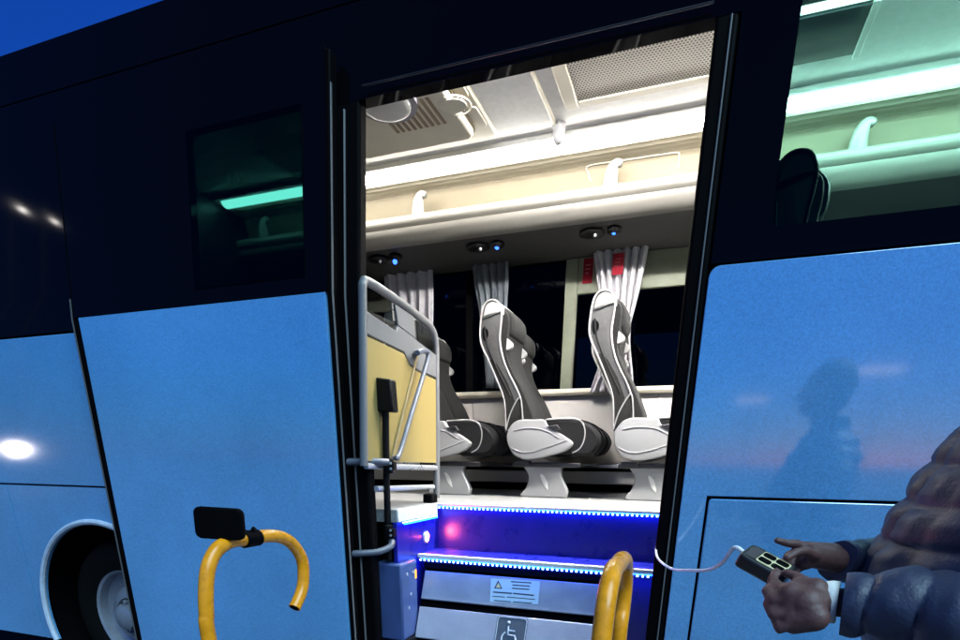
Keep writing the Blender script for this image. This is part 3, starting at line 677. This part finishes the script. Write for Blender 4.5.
curtain('curtain', 'pale grey curtain hanging behind the top of the yellow partition', [(255, 381, 433), (290, 384, 433), (325, 390, 433), (385, 400, 433)], M['curtain'], 5)
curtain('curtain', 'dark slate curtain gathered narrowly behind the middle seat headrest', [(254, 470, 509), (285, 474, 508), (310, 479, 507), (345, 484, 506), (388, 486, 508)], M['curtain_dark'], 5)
curtain('curtain', 'pale curtain tied in at the waist and flared over the red exit signs', [(232, 590, 650), (262, 594, 645), (290, 598, 639), (322, 606, 631), (345, 605, 630), (372, 597, 633), (393, 589, 634)], M['curtain'], 6)
# pale net tape of the tied curtain
# ------------------------------------------------------------------ yellow partition beside the stairwell
PX = -1.40
part = thing('partition', 'yellow partition screen in a grey tube frame with smoked glass along its top', 'partition', (PX, 2.8, FLOOR))
PO = part.location.copy()
def pp(px, py, x=PX): return Px(px, py, x)
def pprism(pxs, x, th): 
    mb = MB(); mb.prism([Vector((x, pp(a, b).y, pp(a, b).z)) for a, b in pxs], (th, 0, 0)); return mb
fr = catmull([pp(a, b) for a, b in ((364, 466), (363.5, 400), (362.5, 300), (363, 284), (368, 282), (392, 297), (418, 316), (431, 328), (435.5, 345), (436, 380), (436.5, 440), (436.5, 498))], 5)
mb = MB(); mb.tube(fr, .019, 12); frame = mb.build('frame', M['frame_grey'], part, PO)
mb = pprism([(364, 310), (372, 316), (395, 331), (397, 326), (413, 338), (417, 342), (436, 356), (436, 378), (417, 370), (409, 364), (403, 352), (372, 337), (364, 333)], PX-.008, .016); mb.build('grey_band', M['frame_grey'], part, PO, bevel=.003)
mb = pprism([(365, 336), (372, 339), (403, 354), (409, 366), (417, 372), (435.5, 380), (435.5, 463), (365, 461)], PX-.006, .012); mb.build('yellow_panel', M['yellow'], part, PO, bevel=.002)
mb = pprism([(366, 288), (391, 302), (393, 328), (372, 315), (366, 311)], PX-.003, .006); mb.build('smoked_pane', M['clear_glass'], part, PO)
mb = pprism([(394, 304), (413, 317), (415, 339), (397, 325)], PX-.007, .014); mb.build('grey_plate', M['frame_grey'], part, PO, bevel=.003)
mb = pprism([(416, 320), (429, 331), (434, 346), (434, 353), (418, 341)], PX-.003, .006); mb.build('smoked_pane', M['clear_glass'], part, PO)
mb = MB(); mb.tube([pp(366, 466), pp(436, 468)], .014, 10); mb.tube([pp(376, 489), pp(433, 487)], .014, 10); mb.build('lower_bar', M['alu'], part, PO)
a = pp(431, 500); mb = MB(); mb.box((PX-.03, a.y-.05, FLOOR), (PX+.03, a.y+.03, FLOOR+.05)); mb.build('foot', M['black'], part, PO, bevel=.008)
hx = PX+.065
mb = MB(); mb.tube([pp(417, 352), Vector((hx, *Px(417, 353, hx).yz)), Vector((hx, *Px(424, 351, hx).yz)), Vector((hx, *Px(428, 358, hx).yz)), Vector((hx, *Px(414, 405, hx).yz)), Vector((hx, *Px(400, 452, hx).yz)), Vector((hx, *Px(396, 458, hx).yz)), pp(392, 458)], .0125, 12, spline=5)
mb.build('grab_handle', M['arm'], part, PO)
mb = MB(); mb.tube([pp(416, 353)+Vector((.012, 0, 0)), pp(390, 458)+Vector((.012, 0, 0))], .006, 8); mb.build('handle_line', mat('brown_line', (.30, .22, .10), .6), part, PO)  # slanted brown line on the panel behind the handle

# ------------------------------------------------------------------ door swing post with motor box
DY = 2.46
post = thing('door_post', 'black upright door swing post with clamps above a grey motor box at the left jamb', 'door post', (Py(388, 600, DY).x, DY, .3))
QO = post.location.copy()
def q(px, py, y=DY): return Py(px, py, y)
a = q(387, 395)
mb = MB(); mb.prism([q(368, 380, DY-.03), q(374, 377, DY-.03), q(390, 379, DY-.03), q(393, 412, DY-.03), q(367, 411, DY-.03)], (0, .06, 0)); mb.box((q(360, 400).x, DY-.02, q(360, 408).z), (q(368, 400).x, DY+.02, q(360, 390).z))
mb.build('top_bracket', M['matte'], post, QO, bevel=.008)
mb = MB(); mb.tube([q(385.5, 405), q(386.5, 480), q(389, 560)], .0165, 14); mb.build('shaft', M['matte'], post, QO)
mb = MB(); mb.tube([q(345, 462.5, 2.315), q(350, 462, 2.325), q(372, 461.5, 2.37), q(388, 462.5, 2.435)], .0165, 12, spline=4); mb.build('arm', M['arm'], post, QO)
mb = MB(); mb.tube([q(352, 554, 2.315), q(360, 553.5, 2.325), q(378, 552, 2.37), q(390, 547, 2.42), q(392, 541, DY-.01)], .0165, 12, spline=4); mb.build('arm', M['arm'], post, QO)
for py in (466, 532):
    c = q(388.5, py); mb = MB(); mb.tube([c-Vector((0, 0, .035)), c+Vector((0, 0, .035))], .026, 14); mb.box((c.x+.0, c.y-.03, c.z-.02), (c.x+.045, c.y+.0, c.z+.02)); k_ = mb.build('clamp', M['matte'], post, QO, bevel=.003)
    mb = MB()
    for dz in (-.012, .012): mb.tube([Vector((c.x+.03, c.y-.030, c.z+dz)), Vector((c.x+.03, c.y-.036, c.z+dz))], .006, 6)
    mb.build('bolt', M['alu'], k_, QO)
A, B, C_, D = q(375, 562), q(401, 561), q(400, 634), q(379, 634)
mb = MB(); mb.box((A.x, DY-.02, D.z-.02), (B.x+.01, DY+.16, A.z)); mbx = mb.build('motor_box', mat('blue_tinted_box', (.04, .07, .19), .4, nscale=8, namt=.2), post, QO, bevel=.012)  # grey box with the LEDs' blue light tinted into its colour
mb = MB()
for dz, dy in ((.06, .04), (.06, .11), (.17, .075), (.24, .05)): mb.tube([(B.x+.0095, DY+dy, A.z-dz), (B.x+.013, DY+dy, A.z-dz)], .008, 10)
mb.build('screw', M['alu'], mbx, QO)
mb = MB(); mb.box((SX0-.06, 2.468, .27), (B.x+.02, DY+.15, D.z-.021)); mb.build('foot_bracket', M['black_satin'], post, QO)

# ------------------------------------------------------------------ wheelchair lift with yellow handrails
lift = thing('wheelchair_lift', 'wheelchair lift with two curved yellow tube handrails in front of the doorway', 'wheelchair lift', (-.53, 1.3, .30))
LOo = lift.location.copy()
LZ = .30
mb = MB(); mb.box((-.97, .55, LZ), (-.085, 2.20, LZ+.035)); mb.box((-.97, .55, LZ+.0355), (-.955, 2.20, LZ+.09)); mb.box((-.10, .55, LZ+.0355), (-.085, 2.20, LZ+.09)); mb.build('platform', M['silver'], lift, LOo, bevel=.004)
mb = MB(); mb.prism([(-.95, .545, LZ+.01), (-.95, .40, LZ-.02), (-.95, .40, LZ-.03), (-.95, .545, LZ-.0)], (.845, 0, 0)); mb.build('ramp_flap', M['silver'], lift, LOo)
for x in (-.99, -.085):
    mb = MB(); mb.box((x, 2.02, .12), (x+.02, 2.12, .60)); mb.build('lift_arm', M['black_satin'], lift, LOo, bevel=.004)
def rail(c, pxs, extra):
    path = [Vector((c, .885 if c < -.5 else .855, LZ+.036)), Vector((c, .885 if c < -.5 else .855, .75))]+extra+[Px(a, b, c) for a, b in pxs]
    mb = MB(); mb.tube(path, .0158, 18, spline=7, cap=True); return path, mb
cl = -.95
pthL, mb = rail(cl, ((209, 640), (206.5, 615), (206, 590), (208.5, 567), (217, 550), (232, 541), (250, 539), (268, 536), (283, 538), (294, 546), (302, 560), (303.5, 578), (301, 593), (294.5, 608)), [])
hr = mb.build('handrail', M['rail_yellow'], lift, LOo)
e1 = pthL[-1]; e0 = pthL[-2]; dv = (e1-e0).normalized()
mb = MB(); mb.tube([e1-dv*.004, e1+dv*.0012], .0125, 16); mb.build('end_plug', M['black'], hr, LOo)
cr = -.105
shift = [(y_+0, z_) for y_, z_ in [(p.y, p.z) for p in pthL]]
path = [Vector((cr, p.y-.01, p.z)) for p in pthL]
mb = MB(); mb.tube(path[:-1]+[path[-1]+Vector((0, .03, -.05)), Vector((cr, path[-1].y+.01, 1.0)), Vector((cr, path[-1].y+.01, LZ+.036))], .0168, 18, spline=7); mb.build('handrail', M['rail_yellow'], lift, LOo)
# black pad clamped to the left rail
pc = Px(218, 524, cl)
ax = RT.copy(); ax.normalize()
up = Vector((0, 0, 1)); ax = (ax - up*ax.dot(up)).normalized(); nn = ax.cross(up).normalized()
ax2 = (ax*math.cos(.05) - up*math.sin(.05)); up2 = up*math.cos(.05)+ax*math.sin(.05)
mb = MB(); mb.prism([pc+ax2*u+up2*v for u, v in rrect(.106, .068, .014)], -nn*.018); pad = mb.build('pad', M['black'], lift, LOo, bevel=.004)
cp = Px(250, 536, cl)
mb = MB(); mb.tube([Px(243, 540, cl), Px(258, 537.5, cl)], .0195, 16); mb.prism([cp+ax2*u+up2*v for u, v in ((-.03, -.008), (.018, -.010), (.012, .017), (.006, .022), (.0, .012), (-.014, .012), (-.018, .02), (-.035, .012))], -nn*.012); mb.build('pad_clamp', M['black'], pad, LOo, bevel=.002)

# ------------------------------------------------------------------ remote control and its cable
RY = 1.28
a, b, c, d = Py(733, 553, RY), Py(762, 547, RY+.05), Py(801, 568, RY-.02), Py(772, 578, RY-.06)
rc = thing('remote_control', 'black handheld remote control with a pale keypad, held over the cable', 'remote control', (a+c)/2)
RO = (a+c)/2
# frame of the remote: long axis L, cross axis Wd, normal
top = [Py(735, 551, RY-.02), Py(757, 545.5, RY+.03), Py(803, 569, RY+.0), Py(780, 577, RY-.06)]
Ln = ((top[2]+top[3])/2-(top[0]+top[1])/2).normalized(); Wd = ((top[1]-top[0])).normalized(); Nn = Ln.cross(Wd).normalized()
if Nn.z < 0: Nn = -Nn
cc = sum(top, Vector())/4; Wd = Nn.cross(Ln).normalized()
hl = ((top[2]+top[3])/2-(top[0]+top[1])/2).length/2; hw = .034
mb = MB(); mb.prism([cc+Ln*u+Wd*v for u, v in rrect(hl*2, hw*2, .012)], -Nn*.030); mb.build('case', M['black_satin'], rc, RO, bevel=.004)
mb = MB(); mb.prism([cc+Ln*(u-hl*.62)+Wd*v+Nn*.0004 for u, v in rrect(hl*.42, hw*1.35, .004)], Nn*.0008); mb.build('display', M['screen'], rc, RO)
mb = MB(); mb.prism([cc+Ln*(u+hl*.22)+Wd*v+Nn*.0004 for u, v in rrect(hl*1.15, hw*1.5, .004)], Nn*.0008); kp = mb.build('keypad', M['key'], rc, RO)
for i in range(2):
    for j in range(2):
        mb = MB(); mb.prism([cc+Ln*(u+hl*(-.06+.55*i))+Wd*(v-hw*.36+hw*.72*j)+Nn*.0014 for u, v in rrect(.026, .017, .006)], Nn*.0016); mb.build('button', M['black'], kp, RO)
rr0 = cc-Ln*(hl+.002)-Nn*.012
pts = [rr0+Ln*.004, rr0-Ln*.02, Py(722, 563, RY+.05), Py(708, 570, 1.45), Py(690, 570.5, 1.7), Py(672, 569, 2.0), Py(659, 560, 2.25), Py(656, 550, 2.36), Py(659, 541, 2.42), Py(664, 536, 2.45)]
mb = MB(); mb.tube(pts, .0046, 10, spline=8); cab = mb.build('control_cable', M['cable'], None, pts[4]); cab.location = pts[4]
tag(cab, 'white cable looping from inside the doorway to the remote control', 'cable')

# ------------------------------------------------------------------ the operator (facing left, mostly out of the frame)
OX, OY = .66, 1.36
per = thing('person', 'person in a quilted navy jacket holding the remote control with both hands', 'person', (OX, OY, 0))
EO = per.location.copy()
def bake(mb, name, material, voxel, smooth_it, parent, org, disp=None):
    me = bpy.data.meshes.new('t'); bmesh.ops.recalc_face_normals(mb.bm, faces=mb.bm.faces[:]); mb.bm.to_mesh(me); mb.bm.free()
    o = bpy.data.objects.new('t', me); COL.objects.link(o)
    r = o.modifiers.new('r', 'REMESH'); r.mode = 'VOXEL'; r.voxel_size = voxel
    if smooth_it: s_ = o.modifiers.new('s', 'SMOOTH'); s_.factor = .5; s_.iterations = smooth_it
    dg = bpy.context.evaluated_depsgraph_get(); dg.update(); me2 = bpy.data.meshes.new_from_object(o.evaluated_get(dg)); bpy.data.objects.remove(o)
    if disp:
        for v, n_ in zip(me2.vertices, [Vector(v.normal) for v in me2.vertices]): v.co = v.co + n_*disp(v.co, n_)
    for v in me2.vertices: v.co -= Vector(org)
    me2.materials.clear(); me2.materials.append(material); me2.name = name; me2.shade_smooth()
    o2 = bpy.data.objects.new(name, me2); COL.objects.link(o2); o2.parent = parent; return o2
# key joints
hipc = Vector((.70, OY, .93)); chest = Vector((.62, OY, 1.36)); neck = Vector((.61, OY, 1.62)); head = Vector((.565, OY, 1.80))
shL = Vector((.64, OY-.20, 1.50)); shR = Vector((.64, OY+.20, 1.50))      # left arm is the one nearer the camera
wrL = Py(828, 602, 1.19); elL = Py(1000, 612, 1.13)
wrR = Py(832, 560, 1.40); elR = Py(905, 566, 1.60)
body = MB()
body.cap(hipc, .13, chest, .14); body.cap(chest, .13, neck, .055); body.cap(neck, .055, head-Vector((-.015, 0, .05)), .055)
body.ell(head, (.098, .075, .115)); body.ell(head+Vector((-.045, 0, -.055)), (.052, .052, .055))
body.cap(head+Vector((-.095, 0, .005)), .010, head+Vector((-.112, 0, -.024)), .013); body.ell(head+Vector((-.088, 0, -.068)), (.014, .024, .008)); body.ell(head+Vector((-.088, 0, .028)), (.012, .05, .01))
for s_ in (-1, 1): body.ell(head+Vector((.012, s_*.078, -.01)), (.022, .012, .033))
for sh, el, wr in ((shL, elL, wrL), (shR, elR, wrR)): body.cap(sh, .05, el, .038); body.cap(el, .038, wr, .027)
for s_ in (-1, 1):
    h0 = hipc+Vector((0, s_*.09, -.03)); kn = Vector((.68, OY+s_*.10, .50)); an = Vector((.72, OY+s_*.10, .09))
    body.cap(h0, .085, kn, .055); body.cap(kn, .052, an, .036); body.cap(an, .036, an+Vector((-.15, 0, -.05)), .03)
def finger(P, r0, r1):
    for i in range(len(P)-1):
        f0, f1 = i/(len(P)-1), (i+1)/(len(P)-1)
        body.cap(P[i], r0+(r1-r0)*f0, P[i+1], r0+(r1-r0)*f1, 10)
# right (far) hand: palm behind the remote's end, index finger pointing over it, thumb on the keypad
pR = Py(812, 556, 1.37)
body.cap(wrR, .027, pR, .026); body.cap(wrR+Vector((0, .012, .014)), .022, Py(806, 549, 1.38), .017); body.cap(pR, .024, Py(806, 562, 1.36), .018)
finger([Py(806, 548, 1.38), Py(797, 544, 1.37), Py(787, 543.5, 1.36), Py(777, 540.5, 1.35)], .0115, .0075)
finger([Py(808, 553, 1.38), Py(797, 551, 1.39), Py(788, 555, 1.37), Py(784, 562, 1.35)], .0108, .0078)
finger([Py(808, 558, 1.37), Py(799, 557, 1.385), Py(790, 563, 1.37), Py(787, 570, 1.35)], .0102, .0075)
finger([Py(809, 564, 1.36), Py(803, 565, 1.37), Py(797, 571, 1.36), Py(795, 577, 1.34)], .0092, .0070)
finger([Py(815, 556, 1.345), Py(806, 551, 1.32), Py(797, 552, 1.305), Py(787, 558, 1.29)], .0115, .0082)
# left (near) hand: palm turned up under the remote's near end, thumb over its edge
pL = Py(806, 604, 1.16)
body.cap(wrL, .031, pL, .034); body.cap(pL, .032, Py(790, 594, 1.17), .024); body.cap(Py(815, 590, 1.18), .024, Py(797, 588, 1.19), .019); body.cap(Py(815, 618, 1.14), .026, Py(795, 622, 1.15), .024)
body.cap(Py(792, 596, 1.165), .022, Py(793, 620, 1.15), .022)
finger([Py(791, 590, 1.18), Py(779, 588, 1.19), Py(772, 580, 1.215), Py(776, 572, 1.235)], .0128, .009)
finger([Py(788, 600, 1.16), Py(774, 601, 1.165), Py(767, 591, 1.19), Py(774, 583, 1.215)], .0132, .0095)
finger([Py(789, 611, 1.15), Py(774, 615, 1.15), Py(768, 604, 1.175), Py(777, 596, 1.20)], .0128, .0092)
finger([Py(793, 622, 1.14), Py(780, 629, 1.14), Py(775, 618, 1.16), Py(783, 611, 1.18)], .0115, .0085)
finger([Py(815, 590, 1.18), Py(805, 582, 1.195), Py(795, 576.5, 1.215), Py(786, 573, 1.225)], .0132, .0092)
bd = bake(body, 'body', M['skin'], .0042, 3, per, EO)
for s_ in (-1, 1):
    e = head+Vector((-.086, s_*.031, .008)); mb = MB(); mb.ell(e, .0125); eo = mb.build('eye', M['eye'], per, EO)
    mb = MB(); mb.ell(e+Vector((-.0085, 0, 0)), .006); mb.build('iris', M['hair'], eo, EO)
mb = MB(); mb.ell(head+Vector((.036, 0, .040)), (.100, .094, .112), 24, 16); mb.ell(head+Vector((.04, 0, -.02)), (.075, .081, .075), 24, 16)
bake(mb, 'hair', M['hair'], .008, 2, per, EO, lambda c, n_: .004*noise.noise(c*60))
# jacket: quilted torso and sleeves
def quilt(f, h, amp): return amp*(abs(math.sin(PI*f/h))**.45)
jk = MB()
TOR = [(.80, .70, .155, .205), (.95, .665, .175, .225), (1.10, .605, .190, .235), (1.25, .565, .185, .240), (1.38, .585, .165, .240), (1.50, .615, .145, .230), (1.585, .625, .110, .150), (1.63, .620, .085, .090), (1.69, .610, .085, .088)]
rings = []; n = 72
def lerpt(z):
    for i in range(len(TOR)-1):
        a, b = TOR[i], TOR[i+1]
        if z <= b[0]:
            t = (z-a[0])/(b[0]-a[0]); t = max(0, t); return [a[k]+(b[k]-a[k])*t for k in (1, 2, 3)]
    return TOR[-1][1:]
z = .80
while z < 1.69:
    cx_, rx, ry = lerpt(z); ring = []
    for k in range(n):
        a = 2*PI*k/n
        zz = z + .010*math.sin(a*2+1)
        pf = quilt(zz, .074, .017) if z < 1.60 else .0
        dpl = abs(((a-math.radians(206)+PI) % (2*PI))-PI); dpl2 = abs(((a-math.radians(180)+PI) % (2*PI))-PI)
        pf *= min(1, (dpl/.10)**.7) * min(1, (dpl2/.05)**.7)
        wv = .007*noise.noise(Vector((math.cos(a)*3, math.sin(a)*3, z*14)))+.0055*noise.noise(Vector((math.cos(a)*13, math.sin(a)*13, z*40)))+.002*noise.noise(Vector((math.cos(a)*40, math.sin(a)*40, z*60)))
        r_ = pf+wv
        ring.append(Vector((cx_+(rx+r_)*math.cos(a), OY+(ry+r_)*math.sin(a), z)))
    rings.append(ring); z += .006
jk.loft(rings)
def sleeve(P, R, h=.074, amp=.014):
    Q = catmull([Vector(p) for p in P], 30); L = 0; rr = []; n_ = 40; prev = None; rings = []
    for i, p in enumerate(Q):
        if i: L += (p-Q[i-1]).length
        f = i/(len(Q)-1)*(len(R)-1); k = min(int(f), len(R)-2); r = R[k]+(R[k+1]-R[k])*(f-k)
        t = (Q[min(i+1, len(Q)-1)]-Q[max(i-1, 0)]).normalized()
        a_ = t.orthogonal().normalized() if prev is None else (prev-t*prev.dot(t)).normalized(); prev = a_; b_2 = t.cross(a_)
        ring = []
        for j in range(n_):
            an = 2*PI*j/n_; d = a_*math.cos(an)+b_2*math.sin(an)
            e = r+quilt(L+.006*math.sin(2*an), h, amp)+.008*noise.noise((p+d*r)*13)+.004*noise.noise((p+d*r)*40)
            ring.append(p+d*e)
        rings.append(ring)
    jk.loft(rings)
sleeve([shL+Vector((-.02, .04, .0)), shL.lerp(elL, .5)+Vector((.03, -.03, 0)), elL+Vector((.01, 0, -.01)), elL.lerp(wrL, .45), wrL.lerp(elL, .10)], [.085, .080, .068, .058, .044])
sleeve([shR+Vector((-.02, -.04, .0)), shR.lerp(elR, .5)+Vector((.05, .03, 0)), elR+Vector((.01, 0, -.005)), elR.lerp(wrR, .5), wrR.lerp(elR, .06)], [.085, .078, .062, .050, .036], amp=.006)
jk.build('jacket', M['jacket'], per, EO, smooth=60)
# cuff of the near sleeve
t = (wrL-elL).normalized(); mb = MB(); mb.tube([wrL-t*.016, wrL-t*.004, wrL+t*.012, wrL+t*.016], [.040, .041, .038, .036], 24, cap=False); co_ = mb.build('cuff', M['cuff'], per, EO); co_.modifiers.new('s', 'SOLIDIFY').thickness = .005
tr = MB(); tr.cap(hipc+Vector((0, 0, .0)), .15, hipc+Vector((0, 0, -.10)), .15)
for s_ in (-1, 1):
    h0 = hipc+Vector((0, s_*.09, -.05)); kn = Vector((.68, OY+s_*.10, .50)); an = Vector((.72, OY+s_*.10, .10))
    tr.cap(h0, .108, kn, .075); tr.cap(kn, .075, an, .065)
bake(tr, 'trousers', M['trousers'], .012, 3, per, EO)
for s_ in (-1, 1):
    an = Vector((.72, OY+s_*.10, .06)); mb = MB(); mb.cap(an, .055, an+Vector((-.17, 0, -.015)), .045); mb.box(an+Vector((-.22, -.045, -.06)), an+Vector((.06, .045, -.03)))
    bake(mb, 'shoe', M['black_satin'], .008, 3, per, EO)

# ------------------------------------------------------------------ things behind the camera, seen mirrored in the coach side
def mirror_pt(px, py, d, lean=0):
    """where a thing stands, d metres out from the side, whose reflection shows at a photo pixel"""
    yp = 2.27 if px < 320 and px > 60 else YN
    p = Py(px, py, yp); v = (p-CAM).normalized(); nrm = Vector((0, -math.cos(lean), math.sin(lean)))
    r = v-nrm*2*v.dot(nrm); return p+r*(d/-r.y)
def street_lamp(p, label, bar, r=.12, mt='street_hi'):
    o = thing('street_lamp', label, 'street lamp', (p.x, p.y, 0), 'street lamps mirrored in the coach side')
    b = Vector((p.x, p.y, 0))
    mb = MB(); mb.tube([(p.x, p.y+.3, 0), (p.x, p.y+.3, p.z*.7), (p.x, p.y+.3, p.z+.12), (p.x, p.y, p.z+.14)], .03, 10); mb.build('pole', M['grey'], o, b)
    mb = MB(); mb.ell(p, (bar, r, r*.6), 20, 10)
    if mt == 'street_mid': mb.ell(p+Vector((-.18, 0, -.22)), (.22, .2, .16), 16, 10); mb.ell(p+Vector((.30, .05, .06)), (.16, .2, .10), 16, 10)
    mb.build('lamp_head', M[mt], o, b)
lamps = ((16, 449, 16, 0, 'lamp mirrored as a white blob in the panel above the wheel arch', .36, .50), (880, 370, 18, 0, 'lamp mirrored as a faint streak right of the mirrored head in the blue panel', .7, .10), (752, 400, 22, 0, 'lamp mirrored as a faint streak just right of the doorway in the blue panel', .6, .10),
         (18, 208, 9, .115, 'lamp mirrored as the left dot in the rear black glass', .09, .09), (51, 220, 9, .115, 'lamp mirrored as the dot nearest the door edge in the rear black glass', .07, .08))
for (px, py, d, ln, lab, bar, r) in lamps:
    street_lamp(mirror_pt(px, py, d, ln), lab, bar, r, 'street_mid' if py == 449 else ('street_lo' if px > 700 else 'street_hi'))
# ------------------------------------------------------------------ dusk sky
Wd_ = bpy.data.worlds.new('World'); S.world = Wd_; Wd_.use_nodes = True; nt = Wd_.node_tree
bg = nt.nodes['Background']; sk = nt.nodes.new('ShaderNodeTexSky'); sk.sky_type = 'NISHITA'; sk.sun_disc = False
EL, ROT = math.radians(0.0), math.radians(165)
sk.sun_elevation = EL; sk.sun_rotation = ROT; sk.ozone_density = 6.0; sk.dust_density = .3
mxw = nt.nodes.new('ShaderNodeMix'); mxw.data_type = 'RGBA'; mxw.blend_type = 'MULTIPLY'; mxw.inputs['Factor'].default_value = 1
mxw.inputs['B'].default_value = (.48, .80, 1.0, 1)           # white balance of the photograph
nt.links.new(sk.outputs[0], mxw.inputs['A']); nt.links.new(mxw.outputs['Result'], bg.inputs['Color'])
bg.inputs['Strength'].default_value = .84
sd = bpy.data.lights.new('dusk_fill', 'SUN'); sd.energy = 4.6; sd.angle = math.radians(45); sd.color = (.55, .85, 1)  # added fill lamp to brighten the side panels after sunset
so = bpy.data.objects.new('dusk_fill', sd); COL.objects.link(so); so.rotation_euler = (math.radians(90-52), 0, math.radians(54))

vs = S.view_settings; vs.view_transform = 'Standard'; vs.look = 'None'; vs.gamma = 1; vs.use_curve_mapping = False; vs.exposure = 0
S.render.engine = 'CYCLES'
S.cycles.use_denoising = True; S.cycles.max_bounces = 10; S.cycles.transparent_max_bounces = 12; S.cycles.sample_clamp_indirect = 6
